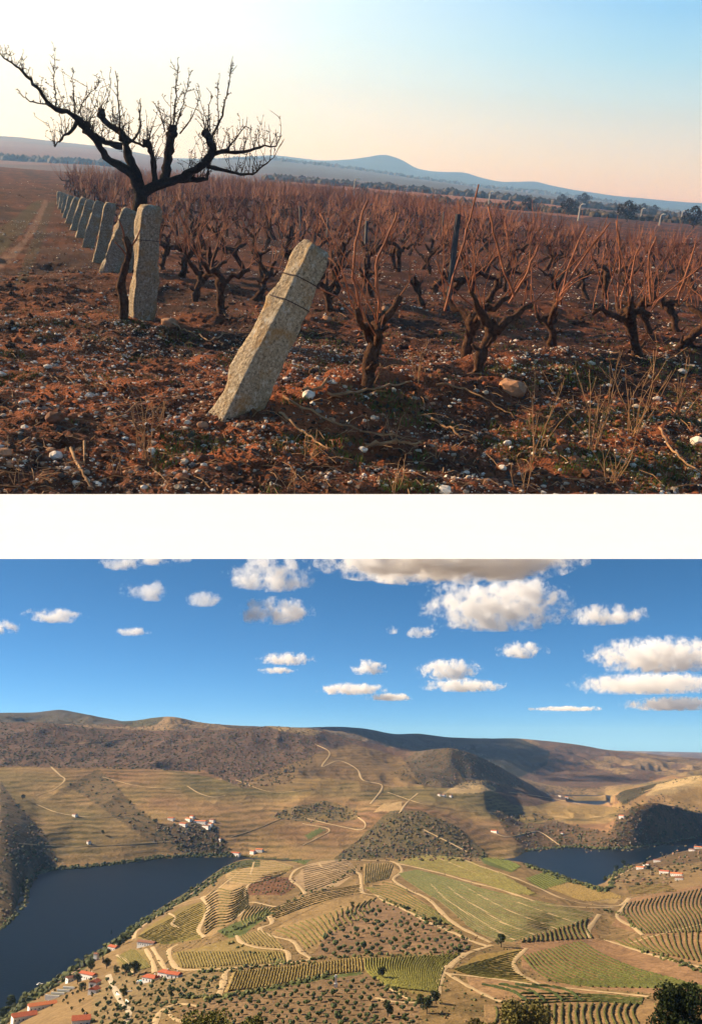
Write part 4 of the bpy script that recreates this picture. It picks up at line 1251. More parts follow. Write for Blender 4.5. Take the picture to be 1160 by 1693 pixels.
ROW0, ROWE = uplane(405, 676), uplane(1115, 580)
RD = (ROWE - ROW0)[:2]
RD /= np.linalg.norm(RD)                        # along the vine rows
RN = np.array([-RD[1], RD[0]])                  # across them, away from the eye
PD = (uplane(97, 322) - ROW0)[:2]
PSTEP = PD / np.linalg.norm(PD) * 3.75          # from end post to end post
SPACING = float(PSTEP @ RN)
CR = np.array([uplane(x, y)[:2] for x, y in [(330, 700), (480, 662), (600, 645), (720, 624), (880, 600), (1000, 590), (1140, 577), (1300, 566)]])


def zu(x, y, fine=True):
    """Height of the terrace ground."""
    x, y = np.asarray(x, float), np.asarray(y, float)
    q = (x - ROW0[0]) * RN[0] + (y - ROW0[1]) * RN[1]
    s = (x - ROW0[0]) * RD[0] + (y - ROW0[1]) * RD[1]
    nearw = np.clip(1.25 - y / 26.0, 0, 1)
    inside = np.clip((s + 0.6) / 0.8, 0, 1)
    z = 0.055 * inside * np.cos(q / SPACING * 2 * math.pi) * np.where(q > 0.8, 1, 0)
    wob = 0.10 * np.sin(s * 1.7) + 0.07 * np.sin(s * 4.1 + 1)
    qb = q + 0.12 + wob * 0.5
    up = np.clip((s + 0.75) / 0.9, 0, 1)
    up = up * up * (3 - 2 * up)
    z = z + up * (0.20 + 0.03 * np.sin(s * 2.3)) * np.where(qb > 0, np.exp(-(qb / 0.22) ** 2), np.exp(-(qb / 0.75) ** 2))
    z = z + 0.05 * fbm(x / 1.6, y / 1.6, 3, 41) * nearw
    if fine:
        z = z + nearw * (0.075 * fbm(x / 0.38, y / 0.38, 4, 42) + 0.036 * (ridged(x / 0.13, y / 0.13, 3, 43) - 0.5))
    return z


def ug(px, py):
    """Terrace ground point at a photo pixel."""
    p = uplane(px, py)
    d = uray(px, py)
    for _ in range(6):
        z = zu(p[..., 0], p[..., 1])
        t = (z - EYE) / d[..., 2]
        p = 0.5 * p + 0.5 * (d * t[..., None] + np.array([0, 0, EYE]))
    p[..., 2] = zu(p[..., 0], p[..., 1])
    return p


def at_depth(px, py, y):
    d = uray(px, py)
    return d * (np.asarray(y, float) / d[..., 1])[..., None] + np.array([0, 0, EYE])


# ---- far land of the terrace
UA = np.linspace(-0.80, 0.80, 720)
UY = np.r_[np.geomspace(3.75, 15, 330)[:-1], np.geomspace(15, 170, 190)[:-1], np.geomspace(170, 1750, 110)]


def unode(pts):
    p = np.array(pts, float)
    d = uray(p[:, 0], p[:, 1])
    a, e = d[:, 0] / d[:, 1], d[:, 2] / d[:, 1]
    return np.interp(UA, a, p[:, 2]), EYE + np.interp(UA, a, e * p[:, 2])


flat = lambda D: (np.full(len(UA), float(D)), np.zeros(len(UA)))
UN = [flat(1), flat(110),
      unode([(-200, 283, 190), (0, 282, 190), (150, 283, 190), (260, 292, 190), (450, 297, 200), (600, 309, 200), (800, 326, 200), (1000, 346, 200), (1160, 366, 200), (1400, 390, 200)]),
      unode([(-200, 262, 330), (0, 262, 330), (160, 270, 330), (260, 282, 330), (450, 288, 330), (600, 302, 330), (800, 320, 330), (1000, 341, 330), (1160, 362, 330), (1400, 385, 330)]),
      unode([(-200, 240, 480), (0, 240, 480), (110, 248, 480), (200, 256, 500), (300, 268, 560), (400, 264, 620), (450, 264, 640), (520, 272, 640), (600, 282, 640), (700, 295, 640), (800, 308, 640), (900, 320, 640), (1000, 334, 640), (1160, 356, 640), (1400, 382, 640)]),
      unode([(-200, 216, 640), (0, 225, 640), (60, 230, 640), (110, 236, 660), (160, 241, 680), (230, 252, 720), (300, 268, 760), (400, 275, 780), (600, 290, 780), (900, 325, 780), (1160, 360, 780), (1400, 384, 780)]),
      unode([(-200, 240, 1150), (200, 262, 1150), (380, 262, 1200), (450, 255, 1200), (480, 258, 1200), (530, 265, 1200), (575, 263, 1200), (605, 259, 1200), (634, 254, 1200), (662, 263, 1200), (690, 280, 1200), (720, 284, 1200), (765, 283, 1200), (800, 294, 1200), (830, 300, 1200), (885, 299, 1200), (905, 305, 1200),
             (950, 313, 1200), (1010, 322, 1200), (1090, 330, 1200), (1160, 335, 1200), (1400, 356, 1200)]),
      unode([(-200, 300, 1750), (580, 320, 1750), (1400, 400, 1750)])]
UNY, UNZ = np.stack([n[0] for n in UN]), np.stack([n[1] for n in UN])
ur_, uc_ = len(UY), len(UA)
UYY = np.repeat(UY[:, None], uc_, 1)
_w = np.array([uray(x, 817) * ((0.14 - EYE) / uray(x, 817)[2]) for x in np.linspace(-900, 2060, 60)])
_y0 = np.interp(UA, _w[:, 0] / _w[:, 1], _w[:, 1]) + 0.05          # the ground starts behind the wall
UYY[:330] = _y0[None] * (UY[330] / _y0[None]) ** (np.arange(330) / 330.0)[:, None]
UXX = UA[None] * UYY
ZU = np.empty((ur_, uc_))
for j in range(uc_):
    ZU[:, j] = np.interp(UYY[:, j], UNY[:, j], UNZ[:, j])
ZU[300:] = gsmooth(ZU[300:], 2.0, 1)
ZU += zu(UXX, UYY)
ZU += np.clip((UYY - 150) / 300, 0, 1) * 1.3 * fbm(UXX / 70, UYY / 70, 4, 61)
UPX, UPY = uproject(np.stack([UXX, UYY, ZU], -1))
# ground colours
S_RED, S_BRN, S_DRK = np.array(lin(146, 84, 52)), np.array(lin(96, 60, 42)), np.array(lin(66, 44, 34))
ub = np.empty((ur_, uc_, 3))
w1 = np.clip(0.5 + 1.3 * fbm(UXX / 0.9, UYY / 0.9, 4, 71), 0, 1)[..., None]
w2 = np.clip(0.5 + 1.3 * fbm(UXX / 0.22, UYY / 0.22, 3, 72), 0, 1)[..., None]
ub[:] = S_BRN * w1 + S_RED * (1 - w1)
ub = ub * (0.75 + 0.5 * w2)
s_ = (UXX - ROW0[0]) * RD[0] + (UYY - ROW0[1]) * RD[1]
uj = 3 * fbm(UXX / (0.02 * UYY), UYY / (0.05 * UYY), 3, 75)
def upaint(poly, c, k=1.0, dmin=0, dmax=1e9):
    mm = inpoly(UPX + 2 * uj, UPY + uj * 0.6, poly) & (UYY > dmin) & (UYY < dmax)
    ub[mm] = ub[mm] * (1 - k) + np.array(c) * k
upaint([(-400, 560), (-60, 480), (40, 390), (72, 330), (80, 330), (66, 370), (20, 430), (-400, 700)], lin(196, 150, 118), 0.55)       # trodden track
upaint([(-400, 420), (0, 375), (60, 330), (72, 330), (40, 380), (-10, 430), (-400, 520)], lin(110, 100, 60), 0.6)                      # grassy verges
upaint([(80, 332), (92, 332), (70, 400), (40, 470), (20, 470)], lin(104, 88, 58), 0.6)
rowland = np.clip((s_ - 0.2) / 1.0, 0, 1) * np.clip((UYY - 6.5) / 3, 0, 1)
ub *= (1 - rowland[..., None] * np.array([0.46, 0.42, 0.38]))          # dark tilled earth with litter between the rows
far_ = UYY > 130
ub[far_] = (np.array(lin(100, 74, 56)) + 0 * ub)[far_] * (0.9 + 0.3 * fbm(UXX / 40, UYY / 60, 3, 76)[..., None][far_])
upaint([(-300, 292), (0, 285), (165, 288), (160, 293), (0, 291), (-300, 300)], lin(190, 140, 92), 0.85, 100)
upaint([(440, 302), (470, 300), (600, 306), (700, 316), (800, 326), (900, 336), (1000, 352), (960, 360), (860, 350), (700, 332), (560, 316)], lin(158, 104, 72), 0.85, 90)
upaint([(160, 230), (1200, 250), (1200, 420), (1000, 345), (600, 300), (440, 292), (250, 280)], lin(74, 66, 52), 0.8, 340)
upaint([(-300, 200), (300, 262), (250, 282), (-300, 285)], lin(116, 74, 50), 0.8, 240)

t = NT('vineyard_soil')
at = t.n('ShaderNodeAttribute', attribute_name='tone')
v = t.coord()
gr = t.noise(v, 38.0, 6, 0.72)
col = t.mix(1.0, at.outputs['Color'], t.ramp(gr, [(0.28, (0.5, 0.5, 0.5)), (0.72, (1.5, 1.45, 1.4))]), 'MULTIPLY')
vor = t.n('ShaderNodeTexVoronoi', feature='F1')
vor.inputs['Scale'].default_value = 60.0
t.l(v, vor.inputs['Vector'])
h = t.math('ADD', t.noise(v, 22.0, 7, 0.7), t.math('MULTIPLY', vor.outputs['Distance'], -0.5))
M_soil = t.done(col, t.bump(h, 0.9, 0.03), 0.95, 0.12)
m = MB()
m.add(np.stack([UXX, UYY, ZU], -1).reshape(-1, 3), grid_faces(ur_, uc_))
m.c.append(np.clip(ub, 0.01, 0.7).reshape(-1, 3))
link('vineyard_ground', m.mesh('vineyard_ground', M_soil, True), UM, kind='structure', label='stony red brown vineyard ground running back to hazy hills')

# ---- blank white gap between the two places, filled by an added wall
M_gapwall = mottled('gap_wall_white', (0.80, 0.88, 0.95), (0.83, 0.91, 0.97), 2.5, 0.85, 0.02, 0.004, 0.2)
Tl, Tr = [at_depth(x, 817, 1.0) - np.array([0, 0, EYE]) for x in (-500, 1660)]


def on_plane(px, py, zloc):
    d = uray(px, py)
    return d * ((zloc - EYE) / d[2]) + np.array([0, 0, EYE])


m = MB()
V = []
for px in (-420, 1580):
    T = on_plane(px, 817, 0.14 if px < 0 else 0.14)
    Bt = np.array([0, 0, EYE]) + uray(px, 924) * (0.5 * (T[1] / uray(px, 817)[1]))
    Bk = np.array([0, 0, EYE]) + uray(px, 918) * (1.02 * T[1] / uray(px, 817)[1])
    V += [T, Bt, Bk, T + np.array([0, 0.05, -0.07]), T + np.array([0, 0.2, -0.2])]
m.add(V, [(0, 1, 6, 5), (1, 2, 7, 6), (2, 4, 9, 7), (4, 3, 8, 9), (3, 0, 5, 8), (0, 3, 4, 2, 1), (5, 6, 7, 9, 8)])
link('added_gap_wall', m.mesh('added_gap_wall', M_gapwall), UM, None, 'blank white gap between the vineyard and the valley, filled by an added wall', 'wall')

# ---- evening sky behind the vineyard
t = NT('evening_sky')
t.t.nodes.remove(t.b)
nv = t.n('ShaderNodeVectorMath', operation='NORMALIZE')
t.l(t.coord(), nv.inputs[0])
sx_ = t.n('ShaderNodeSeparateXYZ')
t.l(nv.outputs[0], sx_.inputs[0])
elev = sx_.outputs['Z']
SKYK = 0.56
k3 = lambda *c: tuple(x * SKYK for x in lin(*c))
rampc = t.ramp(t.math('MULTIPLY', elev, 5.5, True), [(0.0, k3(240, 168, 84)), (0.07, k3(252, 200, 104)), (0.18, k3(250, 216, 138)), (0.34, k3(234, 224, 192)), (0.52, k3(196, 216, 222)), (0.72, k3(150, 194, 218)), (0.95, k3(104, 164, 208))])
SL_ = SUN @ UR                                  # sun in terrace axes
dt = t.n('ShaderNodeVectorMath', operation='DOT_PRODUCT')
t.l(nv.outputs[0], dt.inputs[0])
dt.inputs[1].default_value = tuple(SL_)
glow = t.math('POWER', t.math('MULTIPLY', t.math('SUBTRACT', dt.outputs['Value'], 0.22), 1.5, True), 1.5)
skc = t.mix(t.math('MULTIPLY', glow, 1.2, True), t.mix(1.0, rampc, (0.92, 1.08, 1.42), 'MULTIPLY'), (0.72, 0.73, 0.72))
em = t.n('ShaderNodeEmission')
t.l(skc, em.inputs['Color'])
t.l(em.outputs[0], t.out.inputs['Surface'])
az = np.radians(np.linspace(-38, 38, 60))
el = np.radians(np.linspace(-4, 46, 40))
A_, E_ = np.meshgrid(az, el)
R_ = 1900.0
m = MB()
m.add(np.stack([R_ * np.sin(A_) * np.cos(E_), R_ * np.cos(A_) * np.cos(E_), R_ * np.sin(E_)], -1).reshape(-1, 3), grid_faces(40, 60))
link('sky', m.mesh('sky', t.m, True), UM @ Matrix.Translation((0, 0, EYE)), kind='structure', label='pale evening sky with a peach horizon')

# ---- haze over the vineyard land
t = NT('evening_haze')
t.t.nodes.remove(t.b)
vp = t.n('ShaderNodeVolumePrincipled')
vp.inputs['Color'].default_value = (0.27, 0.53, 1.0, 1)
vp.inputs['Absorption Color'].default_value = (1, 1, 1, 1)
vp.inputs['Density'].default_value = 0.00115
vp.inputs['Anisotropy'].default_value = 0.2
t.l(vp.outputs[0], t.out.inputs['Volume'])
m = MB()
m.box(0, 860, -4.0, 2900, 1790, 150)
link('haze', m.mesh('haze', t.m), UM, kind='stuff', label='thin blue evening haze over the vineyard')

# ---- granite end posts
t = NT('lichen_granite')
v = t.coord()
sp1 = t.noise(v, 55, 5, 0.7)
base_c = t.ramp(sp1, [(0.34, lin(104, 94, 80)), (0.46, lin(156, 142, 120)), (0.58, lin(184, 168, 144)), (0.7, lin(214, 202, 180))])
lich = t.math('MULTIPLY', t.math('SUBTRACT', t.noise(v, 5, 6, 0.7), 0.50), 7.0, True)
base_c = t.mix(t.math('MULTIPLY', lich, 0.75), base_c, lin(168, 128, 74))
pale = t.math('MULTIPLY', t.math('SUBTRACT', t.noise(v, 14, 4, 0.7), 0.55), 8.0, True)
base_c = t.mix(t.math('MULTIPLY', pale, 0.6), base_c, lin(214, 210, 198))
dk = t.math('MULTIPLY', t.math('SUBTRACT', t.noise(v, 24, 5, 0.75), 0.6), 10.0, True)
base_c = t.mix(t.math('MULTIPLY', dk, 0.8), base_c, lin(48, 42, 36))
M_granite = t.done(base_c, t.bump(t.math('ADD', t.noise(v, 40, 6, 0.75), t.noise(v, 9, 3, 0.6)), 0.9, 0.03), 0.95, 0.15)
M_wire = NT('rusty_wire').done(lin(60, 42, 34), None, 0.6, 0.4)


def rough_post(P, top, side, yaw, seed, name='stone_post', taper=0.85, wires=(), depth=None, label=None, nz=34):
    """Irregular split-granite post from ground point P to the point top."""
    P, top = np.asarray(P, float), np.asarray(top, float)
    ax = top - P
    L = np.linalg.norm(ax)
    ax /= L
    e1 = np.cross(ax, [math.sin(yaw), -math.cos(yaw), 0.0])
    e1 /= np.linalg.norm(e1)
    e2 = np.cross(ax, e1)
    depth = depth or side
    ns = 32
    th = np.arange(ns) / ns * 4
    sq = []
    for q in th:
        k, f = int(q), q - int(q)
        c = [(-1, -1), (1, -1), (1, 1), (-1, 1), (-1, -1)]
        sq.append((c[k][0] * (1 - f) + c[k + 1][0] * f, c[k][1] * (1 - f) + c[k + 1][1] * f))
    sq = np.array(sq)
    rr = np.linalg.norm(sq, axis=1)
    sq = sq * (np.minimum(rr, 1.36) / rr)[:, None]
    zs = np.linspace(-0.25, L, nz)
    V = []
    for i, z in enumerate(zs):
        f = np.clip(z / L, 0, 1)
        sc = 1 - (1 - taper) * f
        if i >= nz - 3:
            sc *= (1.0, 0.96, 0.80)[i - nz + 3]
        a = np.arange(ns) / ns * 2 * math.pi
        nz_ = 0.24 * fbm(np.cos(a) * 1.3 + seed * 7, np.sin(a) * 1.3 + z * 4.5 + seed, 3, seed) + 0.09 * fbm(np.cos(a) * 4 + seed, np.sin(a) * 4 + z * 17, 3, seed + 9)
        r = (1 + nz_) * sc
        zz = z + (0.03 * fbm(np.cos(a) * 1.5, np.sin(a) * 1.5 + seed, 2, seed) if i >= nz - 3 else 0)
        V.append(P + ax * np.reshape(zz * np.ones(ns), (-1, 1)) + (e1 * (sq[:, :1] * side / 2) + e2 * (sq[:, 1:] * depth / 2)) * r[:, None])
    m = MB()
    i = np.arange(nz - 1)[:, None] * ns
    j = np.arange(ns)[None]
    k = (j + 1) % ns
    m.add(np.vstack(V) - P, np.stack([i + j, i + k, i + ns + k, i + ns + j], -1).reshape(-1, 4))
    m.v.append((V[-1].mean(0) + ax * 0.012 - P)[None])
    m.n += 1
    b = (nz - 1) * ns
    m.f.append(np.array([(b + q, b + (q + 1) % ns, nz * ns) for q in range(ns)]))
    o = link(name, m.mesh(name, M_granite, True), UM @ Matrix.Translation(P), None, label, 'stone post', 'granite end posts of the vine rows')
    for f in wires:
        c = ax * L * f
        s2 = (1 - (1 - taper) * f) * 1.1
        ring = [c + ax * 0.01 * math.sin(q) + (e1 * sq[q_ % ns][0] * side / 2 + e2 * sq[q_ % ns][1] * depth / 2) * s2 for q, q_ in zip(np.linspace(0, 6.28, 33), range(33))]
        w = MB()
        w.tube(ring, 0.0035, 4, cap=False)
        link('wire', w.mesh('wire', M_wire), parent=o)
    return o


P1 = ug(392, 676)
rough_post(P1, at_depth(523, 409, P1[1] + 0.25), 0.25, math.radians(37), 3, wires=(0.80, 0.66), label='leaning granite post with wires in front of the vine rows', depth=0.22, taper=0.74)
P2 = ug(234, 527)
rough_post(P2, at_depth(248, 340, P2[1] + 0.05), 0.25, math.radians(22), 5, wires=(0.7,), label='upright granite post in front of the bare tree')
P3 = ug(190, 453)
rough_post(P3, at_depth(223, 350, P3[1] + 0.1), 0.40, math.radians(18), 8, label='broad leaning granite post just behind the bare tree', depth=0.16)
post_px = [(158, 434, 182, 336), (138, 408, 165, 334), (126, 393, 150, 331), (116, 380, 139, 328), (108, 370, 128, 327), (103, 360, 118, 325), (98, 352, 110, 322), (94, 345, 104, 320), (92, 338, 98, 317)]
words = ['second', 'third', 'fourth', 'fifth', 'sixth', 'seventh', 'eighth', 'ninth', 'farthest']
for k, (bx, by, tx, ty) in enumerate(post_px):
    P = ug(bx + 8, by)
    rough_post(P, at_depth(tx + 1, ty, P[1] + 0.15), 0.22, math.radians(14), 11 + k, label=words[k] + ' leaning granite post along the track behind the tree', depth=0.14, nz=22)

# ---- the bare tree
t = NT('dark_bark')
v = t.coord()
M_dbark = t.done(t.ramp(t.noise(v, 30, 5, 0.7), [(0.3, lin(26, 19, 15)), (0.7, lin(60, 44, 34))]), t.bump(t.noise(v, 45, 5, 0.7), 0.9, 0.02), 0.95, 0.1)
TY = P3[1] + 0.35
TS = TY / (P2[1] + 0.12)
TREE = []
C2P = lambda X, Y: (X * 0.4138, 60 + Y * 0.4138)


def limb(pts, r0, r1, dys=(0, 0), wob=0.012, n=None, crop=True):
    q = np.array([C2P(*p) for p in pts]) if crop else np.array(pts, float)
    n = n or max(6, 3 * len(pts))
    q = smoothline(q, n)
    r0, r1 = r0 * 0.82 * TS, r1 * 0.9 * TS
    yy = TY + np.linspace(dys[0], dys[1], n)
    L = at_depth(q[:, 0], q[:, 1], yy)
    L = L + rng.normal(0, wob * 0.9, L.shape) * np.linspace(0.3, 1, n)[:, None]
    return L, np.linspace(r0, r1, n) * (1 + 0.12 * rng.normal(size=n))


def spurs(mb, L, every, length, seed):
    r2 = np.random.default_rng(seed)
    for i in range(1, len(L)):
        for _ in range(every):
            p = L[i] * (f := r2.random()) + L[i - 1] * (1 - f)
            d = r2.normal(size=3)
            d[2] = abs(d[2]) * 0.6 + 0.1
            d /= np.linalg.norm(d)
            ln = length * r2.uniform(0.4, 1.2)
            mb.tube([p, p + d * ln * 0.6, p + d * ln], [0.005, 0.0042, 0.0052], 4)


def grow(mb, p, d, length, r, seed, depth=0):
    """A crooked upright shoot with spurs and side twigs."""
    r2 = np.random.default_rng(seed)
    n = max(4, int(length / 0.05))
    pts = [np.array(p)]
    d = np.array(d, float)
    for i in range(n):
        d = d + r2.normal(0, 0.075, 3) + np.array([0, 0, 0.05])
        d /= np.linalg.norm(d)
        pts.append(pts[-1] + d * length / n)
    pts = np.array(pts)
    mb.tube(pts, np.linspace(r, r * 0.45, len(pts)), 4)
    spurs(mb, pts[::2], 1, 0.03, seed + 1)
    if depth < 2 and length > 0.16:
        for k in range(r2.integers(0, 3)):
            i = r2.integers(1, len(pts))
            dd = d * 0.5 + r2.normal(0, 0.55, 3)
            dd[2] = abs(dd[2]) * 0.8
            dd /= np.linalg.norm(dd)
            grow(mb, pts[i], dd, length * r2.uniform(0.3, 0.6), r * 0.7, seed * 3 + k + 11, depth + 1)


Pb = at_depth(207, 446, TY)
Pb[2] = zu(Pb[0], Pb[1])
trunk = MB()
q = smoothline([(206, 450), (205, 430), (210, 400), (219, 370), (230, 343), (233, 322), (228, 295)], 26)
L = at_depth(q[:, 0], q[:, 1], np.full(26, TY))
trunk.tube(L, np.interp(np.linspace(0, 1, 26), [0, 0.1, 0.3, 0.55, 0.8, 1], [0.13, 0.10, 0.085, 0.085, 0.10, 0.075]) * (1 + 0.08 * rng.normal(size=26)), 9)
tree = link('bare_tree', None, UM @ Matrix.Translation(Pb), None, 'gnarled leafless tree behind the upright granite post', 'tree')
TI = Matrix.Translation(-Vector(Pb))
LIMBS = [([(560, 640), (530, 560), (500, 530), (430, 488), (395, 432), (345, 372), (300, 322), (270, 302), (220, 290), (185, 255), (150, 205), (90, 140), (40, 100), (0, 72)], 0.062, 0.006, (0, -0.3)),
         ([(565, 620), (540, 540), (510, 470), (490, 400), (440, 352), (392, 312)], 0.075, 0.022, (0, 0.25)),
         ([(490, 440), (440, 430), (400, 412), (360, 380)], 0.045, 0.03, (0.05, -0.1)),
         ([(560, 630), (640, 590), (700, 576), (760, 545), (815, 508), (850, 470), (905, 460), (960, 466), (1040, 442), (1100, 440)], 0.072, 0.006, (0, -0.25)),
         ([(700, 576), (770, 572), (825, 568), (830, 540)], 0.042, 0.02, (-0.05, 0.2)),
         ([(655, 585), (668, 500), (678, 430), (684, 376)], 0.058, 0.05, (0, 0.15)),
         ([(620, 580), (615, 520), (606, 470), (590, 430)], 0.042, 0.03, (0, -0.2)),
         ([(815, 508), (850, 460), (840, 420), (826, 395)], 0.05, 0.034, (-0.1, -0.2)),
         ([(848, 455), (850, 400), (880, 330), (900, 260), (915, 180), (922, 108)], 0.016, 0.004, (-0.15, 0.1)),
         ([(826, 520), (880, 530), (940, 545), (1000, 550), (1050, 520), (1090, 482)], 0.03, 0.005, (-0.1, 0.3)),
         ([(310, 340), (290, 370), (255, 405), (222, 436)], 0.03, 0.007, (-0.15, -0.3)),
         ([(270, 302), (200, 275), (150, 265), (100, 250), (75, 215)], 0.016, 0.004, (-0.2, 0.0)),
         ([(392, 312), (420, 345), (470, 372), (530, 420), (590, 440)], 0.024, 0.012, (0.2, 0.05)),
         ([(500, 440), (545, 400), (560, 340), (560, 250)], 0.018, 0.005, (0.1, 0.3)),
         ([(900, 460), (950, 400), (985, 360), (1005, 380)], 0.012, 0.004, (-0.2, 0.1)),
         ([(480, 420), (478, 330), (470, 230), (464, 140)], 0.014, 0.004, (0.1, 0.0)), ([(690, 380), (700, 280), (706, 190), (714, 120)], 0.012, 0.004, (0.1, 0.0)), ([(700, 370), (735, 260), (750, 190), (765, 140)], 0.010, 0.003, (0.1, 0.2)),
         ([(225, 290), (222, 230), (215, 170), (220, 112)], 0.010, 0.003, (-0.2, -0.2)), ([(300, 320), (295, 250), (292, 190), (290, 150)], 0.010, 0.003, (-0.2, 0)), ([(310, 310), (340, 250), (372, 215), (405, 180)], 0.009, 0.003, (-0.1, 0.1)),
         ([(660, 380), (640, 310), (612, 260)], 0.009, 0.003, (0.1, -0.1)), ([(830, 400), (835, 300), (845, 240)], 0.010, 0.003, (-0.2, -0.1)), ([(868, 390), (872, 290), (868, 200)], 0.008, 0.003, (-0.2, 0.1)), ([(720, 390), (770, 320), (800, 240)], 0.010, 0.003, (0.0, 0.2))]
twigs = MB()
for k, (pts, r0, r1, dys) in enumerate(LIMBS):
    L, R = limb(pts, r0, r1, dys)
    b = MB()
    b.tube(L, R, 7 if r0 > 0.02 else 5)
    link('branch', b.mesh('branch', M_dbark, True), TI, tree)
    r2 = np.random.default_rng(100 + k)
    spurs(twigs, L, 1 if r0 > 0.02 else 2, 0.045, k + 5)
    nsh = int(len(L) * (1.7 if r0 > 0.02 else 0.7))
    for s in range(nsh):
        i = r2.integers(1 if r0 < 0.02 else len(L) // 3, len(L))
        d = np.array([r2.normal(0, 0.35), r2.normal(0, 0.5), 1.0])
        grow(twigs, L[i], d / np.linalg.norm(d), r2.uniform(0.10, 0.42) * (0.5 if k in (0, 11) and i > 0.55 * len(L) else 1) * (1 if r0 > 0.02 else 0.5), r2.uniform(0.004, 0.0065), 1000 + 37 * k + s)
for c, n in [((684, 376), 9), ((826, 395), 8), ((345, 365), 10), ((400, 315), 6), ((590, 430), 5), ((490, 400), 6)]:
    L, _ = limb([c, (c[0] + 4, c[1] - 8)], 0.01, 0.01)
    knob = blobs(ICO2, L[:1] + rng.normal(0, 0.02, (3, 3)), rng.uniform(0.04, 0.06, 3), 0.3)
    link('pruning_knob', knob.mesh('pruning_knob', M_dbark, True), TI, tree)
    for s in range(n):
        d = np.array([rng.normal(0, 0.4), rng.normal(0, 0.4), 1.0])
        grow(twigs, L[0], d / np.linalg.norm(d), rng.uniform(0.2, 0.6), 0.0065, 5000 + s * 7 + int(c[0]))
link('trunk', trunk.mesh('trunk', M_dbark, True), TI, tree)
o = link('twigs', twigs.mesh('twigs', M_dbark), TI, tree)
o['kind'] = 'stuff'

# ---- vines
t = NT('old_vine_bark')
v = t.coord()
M_vine = t.done(t.ramp(t.noise(v, 26, 5, 0.7), [(0.3, lin(44, 31, 25)), (0.7, lin(112, 80, 60))]), t.bump(t.noise(v, 60, 5, 0.75), 1.0, 0.02), 0.95, 0.1)
M_cane = mottled('vine_cane', lin(116, 62, 40), lin(178, 108, 68), 9.0, 0.7, spec=0.3)


def vine_geometry(seed, detail, tall=1.0):
    r = np.random.default_rng(seed)
    tr, ca = MB(), MB()
    sd, sc = (8, 5) if detail == 2 else ((5, 3) if detail == 1 else (4, 3))
    n = 9 if detail == 2 else 5
    h = r.uniform(0.28, 0.46)
    lean = r.normal(0, 0.15, 2)
    z = np.linspace(-0.06, h, n)
    tw = np.cumsum(r.normal(0, 0.022, (n, 2)), 0)
    P = np.c_[lean[0] * z / h + tw[:, 0], lean[1] * z / h + tw[:, 1], z]
    tr.tube(P, np.interp(np.linspace(0, 1, n), [0, 0.15, 0.6, 1], [0.078, 0.052, 0.046, 0.064]) * (1 + 0.18 * r.normal(size=n)), sd)
    arms = r.integers(2, 5)
    for a in range(arms):
        th = a * 2 * math.pi / arms + r.uniform(-0.6, 0.6)
        ln = r.uniform(0.12, 0.42)
        m_ = 6 if detail == 2 else 4
        s = np.linspace(0, 1, m_)
        A = P[-1] + np.c_[np.cos(th) * ln * s, np.sin(th) * ln * s, 0.16 * s ** 1.5 * r.uniform(-0.3, 1.5) + 0.03 * r.normal(size=m_) * (s > 0)]
        tr.tube(A, np.linspace(0.042, 0.020, m_) * (1 + 0.15 * r.normal(size=m_)), sd if detail == 2 else 4)
        for c in range(r.integers(2, 6) if detail == 2 else r.integers(4, 8)):
            i = r.integers(m_ // 2, m_)
            d = np.array([math.cos(th) * 0.3 + r.normal(0, 0.3), math.sin(th) * 0.3 + r.normal(0, 0.3), 1.0])
            L = r.uniform(0.15, 0.6) * tall if r.random() < 0.7 else r.uniform(0.5, 0.95) * tall
            k = 7 if detail == 2 else 4
            pts = [A[i]]
            for q in range(k):
                d = d + r.normal(0, 0.16, 3)
                d /= np.linalg.norm(d)
                pts.append(pts[-1] + d * L / k)
            ca.tube(pts, np.linspace(0.0065, 0.0032, k + 1) * (1 if detail == 2 else 1.15 if detail == 1 else 1.6), sc)
    if detail == 2:
        for c in range(5):
            i = r.integers(2, n)
            d = np.r_[r.normal(0, 1, 2), r.uniform(-0.2, 0.8)]
            d /= np.linalg.norm(d)
            tr.tube([P[i], P[i] + d * 0.07, P[i] + d * 0.11 + np.array([0, 0, 0.03])], [0.024, 0.016, 0.012], 5)
    return tr, ca


near_mesh = [tuple(g_.mesh(nm, mt, True) for g_, nm, mt in zip(vine_geometry(s, 2, 1.05), ('trunk', 'canes'), (M_vine, M_cane))) for s in range(40, 50)]
mid_geo = [vine_geometry(s, 1) for s in range(60, 72)]
mid_mesh = []
for tr, ca in mid_geo:
    me_ = MB().merge(tr)
    ntr = sum(len(f) for f in me_.f)
    me_.merge(ca)
    q = me_.mesh('grape_vine', M_vine)
    q.materials.append(M_cane)
    mi = np.zeros(len(q.polygons), np.int32)
    mi[ntr:] = 1
    q.polygons.foreach_set('material_index', mi)
    mid_mesh.append(q)


def vine_at(P, k, s, rz, label, group):
    o = link('grape_vine', None, UM @ Matrix.Translation(P) @ Matrix.Rotation(rz, 4, 'Z') @ Matrix.Scale(s, 4), None, label, 'vine', group)
    link('trunk', near_mesh[k % 10][0], parent=o)
    link('canes', near_mesh[k % 10][1], parent=o, kind='stuff')
    return o


